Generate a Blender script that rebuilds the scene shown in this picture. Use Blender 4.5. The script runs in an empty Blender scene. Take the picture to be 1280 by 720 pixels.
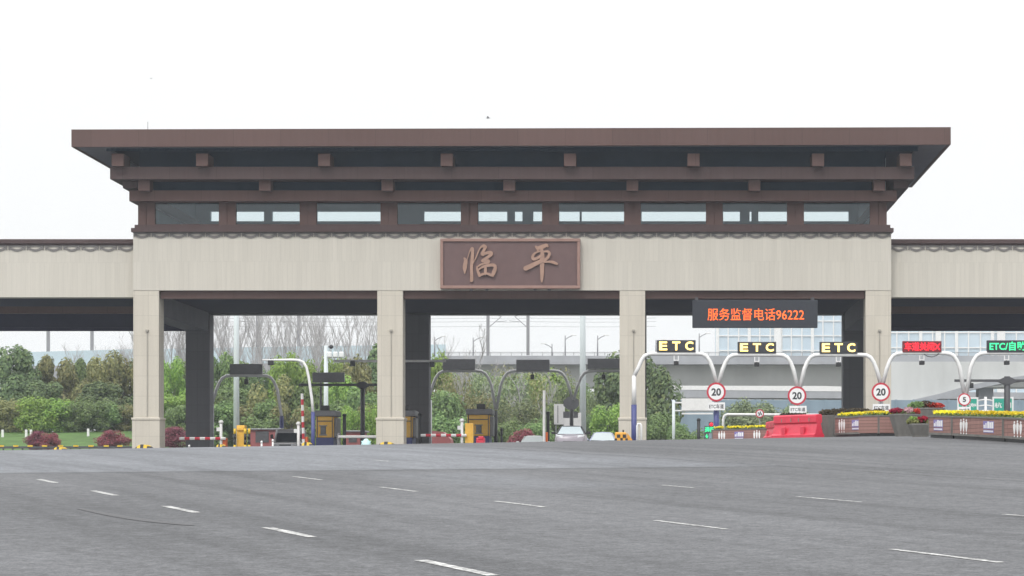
import bpy, bmesh, math, random
from mathutils import Vector, Matrix, Quaternion
S = bpy.context.scene
C = S.collection
F, VX, VY = 3200.0, 815.0, 594.0          # focal length and eye-level point of the photograph, in its pixels
R = random.Random(7)

def at(x, y, Y):                          # photograph pixel at the real depth Y -> place in the world (eye at the origin)
    return Vector(((x - VX) / F * Y, Y, (VY - y) / F * Y))
def wx(x, Y): return (x - VX) / F * Y
def wz(y, Y): return (VY - y) / F * Y

# ------------------------------------------------------------------ ground shape
def sm(a, b, t):
    t = min(1, max(0, (t - a) / (b - a)))
    return t * t * (3 - 2 * t)
def G(X, Y):
    s, y0, L = .0294, 68., 42.
    if Y < y0: z = -1.4 + s * Y
    else:
        d = min(Y - y0, L)
        z = -1.4 + s * y0 + s * (d - d * d / (2 * L))
    z += .0165 * sm(45, 95, Y) * (max(-60, min(60, X)) + 10)
    z += 4.0 * sm(205, 262, Y) * sm(-34, -47, X)
    return z

# ------------------------------------------------------------------ materials
MATS = {}
def nodes(name):
    m = bpy.data.materials.new(name); m.use_nodes = True
    nt = m.node_tree; b = nt.nodes['Principled BSDF']
    return m, nt, b
def N(nt, t, **kw):
    n = nt.nodes.new(t)
    for k, v in kw.items(): setattr(n, k, v)
    return n
def mat(name, col, rough=.6, metal=0., var=.12, scale=3., spec=.5, stretch=(1, 1, 1), bump=0., fine=0.):
    m, nt, b = nodes(name)
    b.inputs['Roughness'].default_value = rough
    b.inputs['Metallic'].default_value = metal
    b.inputs['Specular IOR Level'].default_value = spec
    tc = N(nt, 'ShaderNodeTexCoord'); mp = N(nt, 'ShaderNodeMapping')
    mp.inputs['Scale'].default_value = stretch
    nt.links.new(tc.outputs['Object'], mp.inputs[0])
    no = N(nt, 'ShaderNodeTexNoise'); no.inputs['Scale'].default_value = scale; no.inputs['Detail'].default_value = 6; no.inputs['Roughness'].default_value = .65
    nt.links.new(mp.outputs[0], no.inputs['Vector'])
    rp = N(nt, 'ShaderNodeMapRange'); rp.inputs[1].default_value = .3; rp.inputs[2].default_value = .7
    rp.inputs[3].default_value = 1 - var; rp.inputs[4].default_value = 1 + var
    nt.links.new(no.outputs[0], rp.inputs[0])
    mx = N(nt, 'ShaderNodeMix', data_type='RGBA', blend_type='MULTIPLY'); mx.inputs[0].default_value = 1
    mx.inputs[6].default_value = (*col, 1)
    nt.links.new(rp.outputs[0], mx.inputs[7])
    nt.links.new(mx.outputs[2], b.inputs['Base Color'])
    if bump:
        bp = N(nt, 'ShaderNodeBump'); bp.inputs['Strength'].default_value = bump; bp.inputs['Distance'].default_value = .02
        nt.links.new(no.outputs[0], bp.inputs['Height']); nt.links.new(bp.outputs[0], b.inputs['Normal'])
    return m
def emis(name, col, s):
    m, nt, b = nodes(name)
    b.inputs['Base Color'].default_value = (*col, 1)
    b.inputs['Emission Color'].default_value = (*col, 1); b.inputs['Emission Strength'].default_value = s
    b.inputs['Roughness'].default_value = .5
    return m
def leafmat(name, a, bcol, c=None):
    m, nt, b = nodes(name)
    g = N(nt, 'ShaderNodeNewGeometry'); oi = N(nt, 'ShaderNodeObjectInfo')
    cr = N(nt, 'ShaderNodeValToRGB'); e = cr.color_ramp.elements
    e[0].color = (*a, 1); e[1].color = (*bcol, 1)
    if c: q = e.new(.85); q.color = (*bcol, 1); e[-1].color = (*c, 1)
    nt.links.new(g.outputs['Random Per Island'], cr.inputs[0])
    hs = N(nt, 'ShaderNodeHueSaturation')
    mr = N(nt, 'ShaderNodeMapRange'); mr.inputs[3].default_value = .80; mr.inputs[4].default_value = 1.25
    mh = N(nt, 'ShaderNodeMapRange'); mh.inputs[3].default_value = .485; mh.inputs[4].default_value = .515
    nt.links.new(oi.outputs['Random'], mr.inputs[0]); nt.links.new(mr.outputs[0], hs.inputs['Value'])
    nt.links.new(oi.outputs['Random'], mh.inputs[0]); nt.links.new(mh.outputs[0], hs.inputs['Hue'])
    nt.links.new(cr.outputs[0], hs.inputs['Color'])
    nt.links.new(hs.outputs[0], b.inputs['Base Color'])
    b.inputs['Roughness'].default_value = .65; b.inputs['Specular IOR Level'].default_value = .25
    tr = N(nt, 'ShaderNodeBsdfTranslucent'); nt.links.new(hs.outputs[0], tr.inputs[0])
    ms = N(nt, 'ShaderNodeMixShader'); ms.inputs[0].default_value = .3
    nt.links.new(b.outputs[0], ms.inputs[1]); nt.links.new(tr.outputs[0], ms.inputs[2])
    nt.links.new(ms.outputs[0], nt.nodes['Material Output'].inputs[0])
    return m
def glassmat(name, tint, refl=.25, rough=.03):
    m, nt, b = nodes(name)
    t = N(nt, 'ShaderNodeBsdfTransparent'); t.inputs[0].default_value = (*tint, 1)
    g = N(nt, 'ShaderNodeBsdfGlossy'); g.inputs['Roughness'].default_value = rough; g.inputs[0].default_value = (.9, .95, 1, 1)
    fr = N(nt, 'ShaderNodeFresnel'); fr.inputs[0].default_value = 1.5
    ms = N(nt, 'ShaderNodeMixShader')
    nt.links.new(fr.outputs[0], ms.inputs[0]); nt.links.new(t.outputs[0], ms.inputs[1]); nt.links.new(g.outputs[0], ms.inputs[2])
    nt.links.new(ms.outputs[0], nt.nodes['Material Output'].inputs[0]); nt.nodes.remove(b)
    return m
def panelmat(name, col, pitch_x, pitch_z, line=.75, var=.08, width=.02, offset=.0, streak=.1):
    """stone slabs on upright faces: joints along X (or Y on side faces) and Z, streaky weathering"""
    m, nt, b = nodes(name)
    tc = N(nt, 'ShaderNodeTexCoord'); sp = N(nt, 'ShaderNodeSeparateXYZ'); nt.links.new(tc.outputs['Object'], sp.inputs[0])
    ad = N(nt, 'ShaderNodeMath', operation='ADD'); nt.links.new(sp.outputs[0], ad.inputs[0]); nt.links.new(sp.outputs[1], ad.inputs[1])
    cb = N(nt, 'ShaderNodeCombineXYZ'); nt.links.new(ad.outputs[0], cb.inputs[0]); nt.links.new(sp.outputs[2], cb.inputs[1])
    br = N(nt, 'ShaderNodeTexBrick'); br.offset = offset
    br.inputs['Scale'].default_value = 1; br.inputs['Brick Width'].default_value = pitch_x; br.inputs['Row Height'].default_value = pitch_z
    br.inputs['Mortar Size'].default_value = width; br.inputs['Mortar Smooth'].default_value = .3; br.inputs['Bias'].default_value = 0
    br.inputs['Color1'].default_value = (*[c * (1 - var) for c in col], 1); br.inputs['Color2'].default_value = (*[c * (1 + var) for c in col], 1)
    br.inputs['Mortar'].default_value = (*[c * line for c in col], 1)
    nt.links.new(cb.outputs[0], br.inputs['Vector'])
    mp = N(nt, 'ShaderNodeMapping'); mp.inputs['Scale'].default_value = (2.2, .12, 1); nt.links.new(cb.outputs[0], mp.inputs[0])
    no = N(nt, 'ShaderNodeTexNoise'); no.inputs['Scale'].default_value = 1.6; no.inputs['Detail'].default_value = 8; no.inputs['Roughness'].default_value = .7
    nt.links.new(mp.outputs[0], no.inputs['Vector'])
    rp = N(nt, 'ShaderNodeMapRange'); rp.inputs[1].default_value = .3; rp.inputs[2].default_value = .7
    rp.inputs[3].default_value = 1 - streak; rp.inputs[4].default_value = 1 + streak
    nt.links.new(no.outputs[0], rp.inputs[0])
    mx = N(nt, 'ShaderNodeMix', data_type='RGBA', blend_type='MULTIPLY'); mx.inputs[0].default_value = 1
    nt.links.new(br.outputs['Color'], mx.inputs[6]); nt.links.new(rp.outputs[0], mx.inputs[7])
    nt.links.new(mx.outputs[2], b.inputs['Base Color']); b.inputs['Roughness'].default_value = .8
    b.inputs['Specular IOR Level'].default_value = .3
    return m

def asphalt():
    m, nt, b = nodes('asphalt')
    L = nt.links.new
    tc = N(nt, 'ShaderNodeTexCoord'); sp = N(nt, 'ShaderNodeSeparateXYZ'); L(tc.outputs['Object'], sp.inputs[0])
    def math_(op, a, bb, cc=None):
        n = N(nt, 'ShaderNodeMath', operation=op)
        for i, v in enumerate((a, bb, cc)):
            if v is None: continue
            if isinstance(v, (int, float)): n.inputs[i].default_value = v
            else: L(v, n.inputs[i])
        return n.outputs[0]
    def noise(scale, stretch=None, det=5, rough=.6):
        n = N(nt, 'ShaderNodeTexNoise'); n.inputs['Scale'].default_value = scale; n.inputs['Detail'].default_value = det; n.inputs['Roughness'].default_value = rough
        if stretch:
            m0 = N(nt, 'ShaderNodeMapping'); m0.inputs['Rotation'].default_value = (0, 0, -math.radians(21.1)); mp = N(nt, 'ShaderNodeMapping'); mp.inputs['Scale'].default_value = stretch
            L(tc.outputs['Object'], m0.inputs[0]); L(m0.outputs[0], mp.inputs[0]); L(mp.outputs[0], n.inputs['Vector'])
        else: L(tc.outputs['Object'], n.inputs['Vector'])
        return n.outputs[0]
    def rng(v, a, bb, c, d):
        n = N(nt, 'ShaderNodeMapRange'); L(v, n.inputs[0])
        for i, q in enumerate((a, bb, c, d)): n.inputs[i + 1].default_value = q
        return n.outputs[0]
    lat = math_('ADD', math_('MULTIPLY', sp.outputs[0], .933), math_('MULTIPLY', sp.outputs[1], .36))
    wob = noise(.35, det=4)
    lat2 = math_('ADD', lat, math_('MULTIPLY', wob, 1.2))
    seam = math_('ADD', math_('SUBTRACT', sp.outputs[1], math_('MULTIPLY', sp.outputs[0], .29)), math_('MULTIPLY', wob, .8))
    m1 = rng(lat2, 21.0, 23.4, 1, 0); m2 = rng(seam, 52.7, 53.9, 0, 1)
    slab = math_('MULTIPLY', m1, m2)
    line = math_('MULTIPLY', rng(math_('ABSOLUTE', math_('SUBTRACT', seam, 52.8), 0), .0, .35, 1, 0), m1)
    line2 = rng(math_('ABSOLUTE', math_('SUBTRACT', lat2, 22.35), 0), .0, .16, 1, 0)
    big = noise(.09, (2.2, .55, 1)); mid = noise(.5, (3.0, .25, 1), 6, .7); fin = noise(9., None, 4, .75); grain = noise(38., None, 2, .8)
    tracks = noise(.9, (1.4, .03, 1), 3, .5)
    f = math_('MULTIPLY', rng(big, .3, .7, .85, 1.15), rng(mid, .3, .7, .88, 1.12))
    f = math_('MULTIPLY', f, rng(fin, .3, .7, .62, 1.38))
    f = math_('MULTIPLY', f, math_('MULTIPLY', rng(grain, .3, .7, .60, 1.40), rng(noise(2.6, None, 5, .7), .3, .7, .84, 1.16)))
    f = math_('MULTIPLY', f, rng(tracks, .50, .68, 1.03, .84))
    ca = N(nt, 'ShaderNodeMix', data_type='RGBA'); L(slab, ca.inputs[0])
    ca.inputs[6].default_value = (.108, .110, .115, 1); ca.inputs[7].default_value = (.158, .165, .177, 1)
    du = math_('SUBTRACT', math_('MULTIPLY', sp.outputs[1], .933), math_('MULTIPLY', sp.outputs[0], .36))
    pm = math_('MULTIPLY', rng(math_('ABSOLUTE', math_('SUBTRACT', math_('ADD', lat2, math_('MULTIPLY', mid, 1.5)), 14.9), 0), .7, 1.7, 1, 0), rng(math_('ABSOLUTE', math_('SUBTRACT', du, 43), 0), 3.5, 6.0, 1, 0))
    slab = math_('MAXIMUM', slab, math_('MULTIPLY', pm, .55)); L(slab, ca.inputs[0])
    dk = math_('SUBTRACT', 1, math_('MULTIPLY', math_('MAXIMUM', line, line2), .36))
    f = math_('MULTIPLY', f, dk)
    mx = N(nt, 'ShaderNodeMix', data_type='RGBA', blend_type='MULTIPLY'); mx.inputs[0].default_value = 1
    L(ca.outputs[2], mx.inputs[6]); L(f, mx.inputs[7]); L(mx.outputs[2], b.inputs['Base Color'])
    b.inputs['Roughness'].default_value = .9; b.inputs['Specular IOR Level'].default_value = .25
    bp = N(nt, 'ShaderNodeBump'); bp.inputs['Strength'].default_value = .5; bp.inputs['Distance'].default_value = .01
    L(grain, bp.inputs['Height']); L(bp.outputs[0], b.inputs['Normal'])
    return m
def paintmat():
    m, nt, b = nodes('road_paint')
    tc = N(nt, 'ShaderNodeTexCoord'); no = N(nt, 'ShaderNodeTexNoise'); no.inputs['Scale'].default_value = 11; no.inputs['Detail'].default_value = 6; no.inputs['Roughness'].default_value = .75
    nt.links.new(tc.outputs['Object'], no.inputs['Vector'])
    cr = N(nt, 'ShaderNodeValToRGB'); e = cr.color_ramp.elements
    e[0].position = .43; e[0].color = (.15, .15, .15, 1); e[1].position = .60; e[1].color = (.60, .60, .58, 1)
    nt.links.new(no.outputs[0], cr.inputs[0]); nt.links.new(cr.outputs[0], b.inputs['Base Color']); b.inputs['Roughness'].default_value = .8
    return m
M = {
 'asphalt': asphalt(), 'paint': paintmat(),
 'stone': panelmat('beige_stone', (.545, .518, .458), .31, 3.2, .86, .025, .009, .5, .05),
 'stone_col': panelmat('beige_column_stone', (.55, .512, .440), .9, 1.32, .80, .03, .014, 0, .06),
 'dark_col': panelmat('shade_painted_grey', (.135, .135, .145), .9, 1.3, .75, .05, .015, 0, .08),  # dark grey puts the canopy shade into the rear column colour
 'brown': panelmat('brown_metal', (.110, .067, .060), 3.05, 40., .72, .07, .018, 0, .08),
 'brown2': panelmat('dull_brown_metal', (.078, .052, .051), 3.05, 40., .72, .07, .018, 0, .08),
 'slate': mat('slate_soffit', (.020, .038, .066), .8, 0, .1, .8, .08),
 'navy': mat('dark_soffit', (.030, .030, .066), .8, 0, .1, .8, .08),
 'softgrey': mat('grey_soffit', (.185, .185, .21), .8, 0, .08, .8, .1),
 'frieze': mat('frieze_bronze', (.16, .15, .145), .6, 0, .15, 4),
 'glass': glassmat('window_glass', (.84, .90, .91)),
 'carglass': mat('car_glass', (.035, .04, .048), .10, 0, .05, 1, .8),
 'winglass': mat('sky_painted_windscreen', (.60, .66, .68), .12, 0, .05, 1, 1.0),  # pale base colour stands in for sky reflected in the windscreen
 'plaque': mat('plaque_brown', (.125, .072, .069), .5, 0, .1, 1.5), 'copper': mat('copper_letters', (.35, .215, .16), .45, .1, .14, 3),
 'plframe': mat('plaque_frame', (.29, .175, .145), .5, .1, .1, 2),
 'white': mat('white_metal', (.74, .74, .73), .45, 0, .08, 3), 'offwhite': mat('galvanised_white', (.68, .68, .67), .5, 0, .1, 3),
 'galv': mat('galvanised_steel', (.60, .66, .67), .5, .0, .08, .6, .5, (1, 1, .2)),
 'midgrey': mat('weathered_grey_pole', (.60, .60, .59), .55, 0, .1, 3), 'grey': mat('grey_metal', (.22, .22, .23), .55, 0, .1, 3), 'dkgrey': mat('dark_grey_metal', (.075, .075, .082), .55, 0, .1, 3),
 'black': mat('black_plastic', (.02, .02, .022), .5, 0, .1, 3), 'blue': mat('navy_blue_paint', (.05, .06, .20), .45, 0, .1, 3),
 'screen': mat('led_panel_black', (.028, .030, .038), .6, 0, .12, 5), 'screen2': mat('led_panel_grey', (.028, .032, .042), .8, 0, .1, 5),
 'led_o': emis('led_orange', (1, .13, .012), 1.0), 'led_y': emis('led_warm', (1, .74, .20), 1.5), 'led_r': emis('led_red', (1, .012, .03), 1.0), 'led_g': emis('led_green', (.04, .75, .28), .75),
 'led_rbg': mat('led_red_glow_paint', (.16, .008, .015), .5, 0, .1, 6),  # red glow behind the lettering, painted into the sign box colour
 'signred': mat('sign_red', (.50, .025, .05), .4, 0, .06, 3), 'signwhite': mat('sign_white', (.78, .78, .78), .4, 0, .05, 3), 'signgreen': mat('sign_green', (.02, .36, .26), .4, 0, .06, 3),
 'yellow': mat('booth_yellow', (.80, .46, .06), .5, 0, .1, 2), 'hazyellow': mat('hazard_yellow', (.75, .50, .03), .5, 0, .12, 4), 'amber': mat('amber_plastic', (.74, .36, .04), .5, 0, .12, 4), 'orange': mat('orange_plastic', (.72, .14, .02), .5, 0, .1, 4),
 'red': mat('red_plastic', (.62, .03, .065), .42, 0, .12, 3), 'boomred': mat('boom_red', (.50, .03, .05), .45, 0, .1, 3),
 'redroof': mat('red_cladding', (.30, .09, .09), .6, 0, .12, 2),
 'wood': None, 'concrete': mat('planter_concrete', (.16, .155, .145), .85, 0, .2, 3, .3, (1, 1, .5), .2), 'viaduct': mat('viaduct_concrete', (.52, .53, .52), .85, 0, .12, .25, .3, (1, 1, .25)),
 'viaduct2': mat('old_concrete', (.33, .34, .36), .85, 0, .15, .3, .3, (1, 1, .3)), 'curtain': None,
 'bluewall': mat('blue_grey_barrier', (.20, .27, .33), .6, 0, .1, .3), 'teal': mat('pale_teal_barrier', (.46, .57, .62), .6, 0, .08, .15, .5, (1, 1, .3)),
 'bark': mat('bark', (.10, .085, .07), .9, 0, .25, 3, .2), 'palebark': mat('pale_bark', (.40, .39, .39), .9, 0, .2, 3, .2),
 'grass': mat('lawn_green', (.070, .130, .032), .9, 0, .35, .5, .2, (1, 1, 1), .3), 'earth': mat('earth', (.10, .10, .085), .95, 0, .35, .08, .2),
 'leafdark': leafmat('leaf_dark', (.098, .148, .075), (.175, .245, .10), (.25, .30, .125)),
 'leafolive': leafmat('leaf_olive', (.17, .185, .08), (.285, .285, .115), (.37, .34, .155)),
 'leaflime': leafmat('leaf_lime', (.16, .26, .06), (.28, .41, .085), (.37, .49, .13)),
 'leafmid': leafmat('leaf_mid', (.12, .185, .075), (.20, .29, .10), (.27, .36, .13)),
 'leafpale': leafmat('leaf_pale', (.14, .18, .10), (.26, .32, .17), (.32, .37, .20)),
 'leafpalegreen': leafmat('leaf_pale_green', (.13, .17, .09), (.25, .31, .14), (.33, .36, .18)),
 'leafred': leafmat('leaf_red', (.17, .05, .065), (.34, .09, .125)), 'leafhedge': leafmat('leaf_hedge', (.05, .045, .03), (.12, .09, .06)),
 'petalyellow': leafmat('petal_yellow', (.72, .58, .02), (.90, .80, .06)), 'petalred': leafmat('petal_red', (.28, .015, .03), (.50, .04, .06)), 'petalpink': leafmat('petal_pink', (.42, .22, .26), (.55, .38, .40)),
 'purple': mat('logo_violet', (.20, .17, .42), .5, 0, .1, 4), 'ink': mat('black_lettering', (.03, .03, .035), .5, 0, .05, 3),
 'vangrey': mat('silver_grey_paint', (.46, .46, .47), .3, .1, .04, 2, .6), 'sheenscreen': mat('painted_sheen_windscreen', (.36, .42, .44), .12, 0, .05, 1, 1.0), 'carsilver': mat('silver_mauve_paint', (.27, .245, .275), .28, .1, .04, 2, .6), 'carwhite': mat('white_car_paint', (.62, .64, .64), .28, 0, .03, 2, .6), 'carblue': mat('pale_blue_car_paint', (.40, .43, .56), .28, .1, .03, 2, .6),  # the windscreen's grey-blue base has its sky reflection put into the colour
 'carblack': mat('black_car_paint', (.03, .03, .035), .25, 0, .03, 2, .6), 'chrome': mat('chrome', (.6, .6, .62), .2, .9, .03, 2), 'lamp': mat('headlamp_glass', (.75, .76, .78), .15, 0, .03, 2, .8), 'rubber': mat('tyre_rubber', (.02, .02, .02), .9, 0, .1, 5),
 'teallamp': mat('floodlight_white', (.80, .82, .82), .4, 0, .03, 2), 'cyan': mat('pale_cyan_cloth', (.55, .80, .82), .7, 0, .08, 4),
}
def woodmat():
    m = panelmat('brown_plank_cladding', (.275, .155, .135), 3.0, .115, .45, .10, .008, .5, .16); return m
M['wood'] = woodmat(); M['grooveshade'] = mat('groove_shade_stone', (.34, .32, .28), .7, 0, .1, 2)
def curtainmat():
    m, nt, b = nodes('curtain_wall_glass')
    tc = N(nt, 'ShaderNodeTexCoord'); no = N(nt, 'ShaderNodeTexNoise'); no.inputs['Scale'].default_value = .07; no.inputs['Detail'].default_value = 3
    nt.links.new(tc.outputs['Object'], no.inputs['Vector'])
    cr = N(nt, 'ShaderNodeValToRGB'); e = cr.color_ramp.elements
    e[0].position = .35; e[0].color = (.40, .51, .60, 1); e[1].position = .65; e[1].color = (.54, .64, .71, 1)
    nt.links.new(no.outputs[0], cr.inputs[0]); nt.links.new(cr.outputs[0], b.inputs['Base Color'])
    b.inputs['Roughness'].default_value = .25; b.inputs['Specular IOR Level'].default_value = .7
    return m
M['curtain'] = curtainmat()

# ------------------------------------------------------------------ mesh builder
class MB:
    def __init__(s): s.v = []; s.f = []; s.smooth = []
    def add(s, vs, fs, smooth=False):
        o = len(s.v); s.v += [Vector(v) for v in vs]; s.f += [tuple(i + o for i in f) for f in fs]; s.smooth += [smooth] * len(fs); return s
    def box(s, a, b, M4=None):
        x0, y0, z0 = a; x1, y1, z1 = b
        vs = [Vector(p) for p in ((x0,y0,z0),(x1,y0,z0),(x1,y1,z0),(x0,y1,z0),(x0,y0,z1),(x1,y0,z1),(x1,y1,z1),(x0,y1,z1))]
        if M4: vs = [M4 @ v for v in vs]
        return s.add(vs, [(0,3,2,1),(4,5,6,7),(0,1,5,4),(1,2,6,5),(2,3,7,6),(3,0,4,7)])
    def bbox(s, a, b, bev=.03, M4=None):          # box with chamfered edges
        bm = bmesh.new(); bmesh.ops.create_cube(bm, size=1)
        for v in bm.verts: v.co = Vector((a[i] + (b[i] - a[i]) * (v.co[i] + .5) for i in range(3)))
        bmesh.ops.bevel(bm, geom=bm.edges[:], offset=bev, segments=2, profile=.5, affect='EDGES', clamp_overlap=True)
        bm.verts.index_update()
        vs = [M4 @ v.co if M4 else v.co.copy() for v in bm.verts]; fs = [tuple(v.index for v in f.verts) for f in bm.faces]
        bm.free(); return s.add(vs, fs)
    def ring(s, o, i, z0, z1):                    # rectangular ring: outer / inner (x0,y0,x1,y1)
        P = lambda r, z: [(r[0],r[1],z),(r[2],r[1],z),(r[2],r[3],z),(r[0],r[3],z)]
        vs = P(o,z0)+P(o,z1)+P(i,z0)+P(i,z1); fs = []
        for k in range(4):
            n = (k+1) % 4
            fs += [(k,n,4+n,4+k),(8+n,8+k,12+k,12+n),(4+k,4+n,12+n,12+k),(n,k,8+k,8+n)]
        return s.add(vs, fs)
    def tube(s, pts, r, n=8, caps=True, smooth=True):
        pts = [Vector(p) for p in pts]
        rs = r if isinstance(r, (list, tuple)) else [r] * len(pts)
        vs, fs = [], []
        up = None
        for i, p in enumerate(pts):
            d = (pts[min(i+1, len(pts)-1)] - pts[max(i-1, 0)]).normalized()
            if up is None: up = d.orthogonal().normalized()
            up = (up - d * up.dot(d))
            up = up.normalized() if up.length > 1e-6 else d.orthogonal().normalized()
            w = d.cross(up)
            for k in range(n):
                a = 2 * math.pi * k / n
                vs.append(p + (up * math.cos(a) + w * math.sin(a)) * rs[i])
        for i in range(len(pts) - 1):
            for k in range(n):
                fs.append((i*n+k, i*n+(k+1)%n, (i+1)*n+(k+1)%n, (i+1)*n+k))
        s.add(vs, fs, smooth)
        if caps:
            o = len(s.v) - len(vs)
            s.f += [tuple(o + k for k in range(n))[::-1], tuple(o + (len(pts)-1)*n + k for k in range(n))]; s.smooth += [False, False]
        return s
    def prism(s, poly, d0, d1, axis='Y'):         # outline in (x,z) extruded along Y, or (y,z) along X, or (x,y) along Z
        n = len(poly)
        def P(p, d): return {'Y': (p[0], d, p[1]), 'X': (d, p[0], p[1]), 'Z': (p[0], p[1], d)}[axis]
        vs = [P(p, d0) for p in poly] + [P(p, d1) for p in poly]
        fs = [tuple(range(n)), tuple(range(2*n-1, n-1, -1))] + [(i, n+i, n+(i+1)%n, (i+1)%n) for i in range(n)]
        return s.add(vs, fs)
    def lathe(s, prof, c, axis='Z', n=20, smooth=True):
        vs, fs = [], []
        for r, h in prof:
            for k in range(n):
                a = 2*math.pi*k/n
                x, y = r*math.cos(a), r*math.sin(a)
                p = {'Z': (x, y, h), 'Y': (x, h, y), 'X': (h, x, y)}[axis]
                vs.append(Vector(c) + Vector(p))
        for i in range(len(prof)-1):
            for k in range(n): fs.append((i*n+k, i*n+(k+1)%n, (i+1)*n+(k+1)%n, (i+1)*n+k))
        fs += [tuple(range(n))[::-1], tuple((len(prof)-1)*n+k for k in range(n))]
        return s.add(vs, fs, smooth)
    def mesh(s, name, m, off=Vector((0,0,0)), recalc=True):
        me = bpy.data.meshes.new(name)
        me.from_pydata([tuple(v - off) for v in s.v], [], s.f); me.materials.append(m)
        for p, q in zip(me.polygons, s.smooth): p.use_smooth = q
        if recalc:
            bm = bmesh.new(); bm.from_mesh(me); bmesh.ops.recalc_face_normals(bm, faces=bm.faces); bm.to_mesh(me); bm.free()
        me.update(); return me

def tag(o, label=None, cat=None, group=None, kind=None):
    if label: o['label'] = label
    if cat: o['category'] = cat
    if group: o['group'] = group
    if kind: o['kind'] = kind
    return o
def thing(name, label, cat, loc, group=None):
    o = bpy.data.objects.new(name, None); C.objects.link(o); o.location = loc; o.empty_display_size = .3
    return tag(o, label, cat, group)
def root_loc(o):
    while o.parent: o = o.parent
    return Vector(o.location)
def part(name, mb, m, parent, label=None, recalc=True):
    o = bpy.data.objects.new(name, mb.mesh(name, m if not isinstance(m, str) else M[m], root_loc(parent), recalc)); C.objects.link(o); o.parent = parent
    if label: o['label'] = label
    return o
def struct(name, mb, m, kind='structure', recalc=True):
    o = bpy.data.objects.new(name, mb.mesh(name, M[m], recalc=recalc)); C.objects.link(o); o['kind'] = kind
    return o
def solo(name, mb, m, label, cat, loc, group=None, recalc=True):
    loc = Vector(loc)
    o = bpy.data.objects.new(name, mb.mesh(name, M[m], loc, recalc)); C.objects.link(o); o.location = loc
    return tag(o, label, cat, group)
def kids(o): return [c for c in C.objects if c.parent == o]
def dup(o, parent=None):
    c = o.copy(); C.objects.link(c); c.parent = parent
    for k in kids(o): dup(k, c)
    return c

def two_tone(name, mb, m0, m1, parent, idx):
    o = part(name, mb, m0, parent); o.data.materials.append(m1)
    for p, k in zip(o.data.polygons, idx): p.material_index = k
    return o
def text_mb(body, x0, x1, z0, z1, y, depth=.02, bold=0., res=3):
    """upright lettering facing the camera side (-Y), fitted to the box x0..x1, z0..z1; front at y-depth"""
    c = bpy.data.curves.new('lettering', 'FONT'); c.body = body; c.resolution_u = res; c.offset = bold
    o = bpy.data.objects.new('lettering', c); C.objects.link(o)
    me = bpy.data.meshes.new_from_object(o.evaluated_get(bpy.context.evaluated_depsgraph_get())) if False else None
    bpy.context.view_layer.update()
    me = bpy.data.meshes.new_from_object(o, preserve_all_data_layers=False, depsgraph=bpy.context.evaluated_depsgraph_get())
    bpy.data.objects.remove(o); bpy.data.curves.remove(c)
    xs = [v.co.x for v in me.vertices]; ys = [v.co.y for v in me.vertices]
    ax, bx, ay, by = min(xs), max(xs), min(ys), max(ys)
    bm = bmesh.new(); bm.from_mesh(me)
    ext = bmesh.ops.extrude_face_region(bm, geom=bm.faces[:])
    tops = {e for e in ext['geom'] if isinstance(e, bmesh.types.BMVert)}
    mb = MB(); bm.verts.index_update()
    vs = [Vector((x0 + (v.co.x-ax)/(bx-ax)*(x1-x0), y - (depth if v in tops else 0), z0 + (v.co.y-ay)/(by-ay)*(z1-z0))) for v in bm.verts]
    mb.add(vs, [tuple(v.index for v in f.verts) for f in bm.faces])
    bm.free(); bpy.data.meshes.remove(me)
    return mb
def stroke(mb, pts, ws, y, depth):                # a brush stroke: ribbon of changing width with round ends; pts in (x,z)
    P = []
    n = len(pts)
    for i in range((n-1)*5+1):                    # Catmull-Rom
        t = i/5; k = min(int(t), n-2); u = t-k
        p0, p1, p2, p3 = (Vector(pts[max(0,k-1)]), Vector(pts[k]), Vector(pts[k+1]), Vector(pts[min(n-1,k+2)]))
        q = .5*((2*p1)+(p2-p0)*u+(2*p0-5*p1+4*p2-p3)*u*u+(3*p1-p0-3*p2+p3)*u**3)
        P.append((q, ws[k]*(1-u)+ws[k+1]*u))
    for i in range(len(P)-1):
        (a, wa), (b, wb) = P[i], P[i+1]
        d = (b-a); d = d.normalized() if d.length > 1e-6 else Vector((1,0)); nrm = Vector((-d.y, d.x))
        yy = y - depth - .0008*i
        q = [a+nrm*wa, b+nrm*wb, b-nrm*wb, a-nrm*wa]
        mb.prism([(p.x,p.y) for p in q], yy, y)
    for i in range(0, len(P)):
        a, w = P[i]
        yy = y - depth - .0008*i - .0004
        mb.prism([(a.x+w*math.cos(k*math.pi/5), a.y+w*math.sin(k*math.pi/5)) for k in range(10)], yy, y)

# ------------------------------------------------------------------ ground
def sheet(xs, ys, dz=0.):
    mb = MB(); nx = len(xs)
    mb.add([(x, y, G(x, y)+dz) for y in ys for x in xs], [(j*nx+i, j*nx+i+1, (j+1)*nx+i+1, (j+1)*nx+i) for j in range(len(ys)-1) for i in range(nx-1)], True)
    return mb
fr = lambda a, b, n: [a+(b-a)*i/n for i in range(n+1)]
struct('road', sheet(fr(-90, 70, 64), fr(-20, 40, 12)[:-1]+fr(40, 130, 90)[:-1]+fr(130, 206, 12)), 'asphalt', recalc=False)
struct('ground', sheet([-1100,-700,-400,-250,-160]+fr(-120, 70, 50)+[120,200,400,700,1100], [-50,-20,0,20]+fr(30, 300, 60)+[330,400,600,900,1500], -.06), 'earth', recalc=False)
struct('lawn', sheet(fr(-115, -38, 36), fr(206.5, 275, 28), .03), 'grass', recalc=False)
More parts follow.
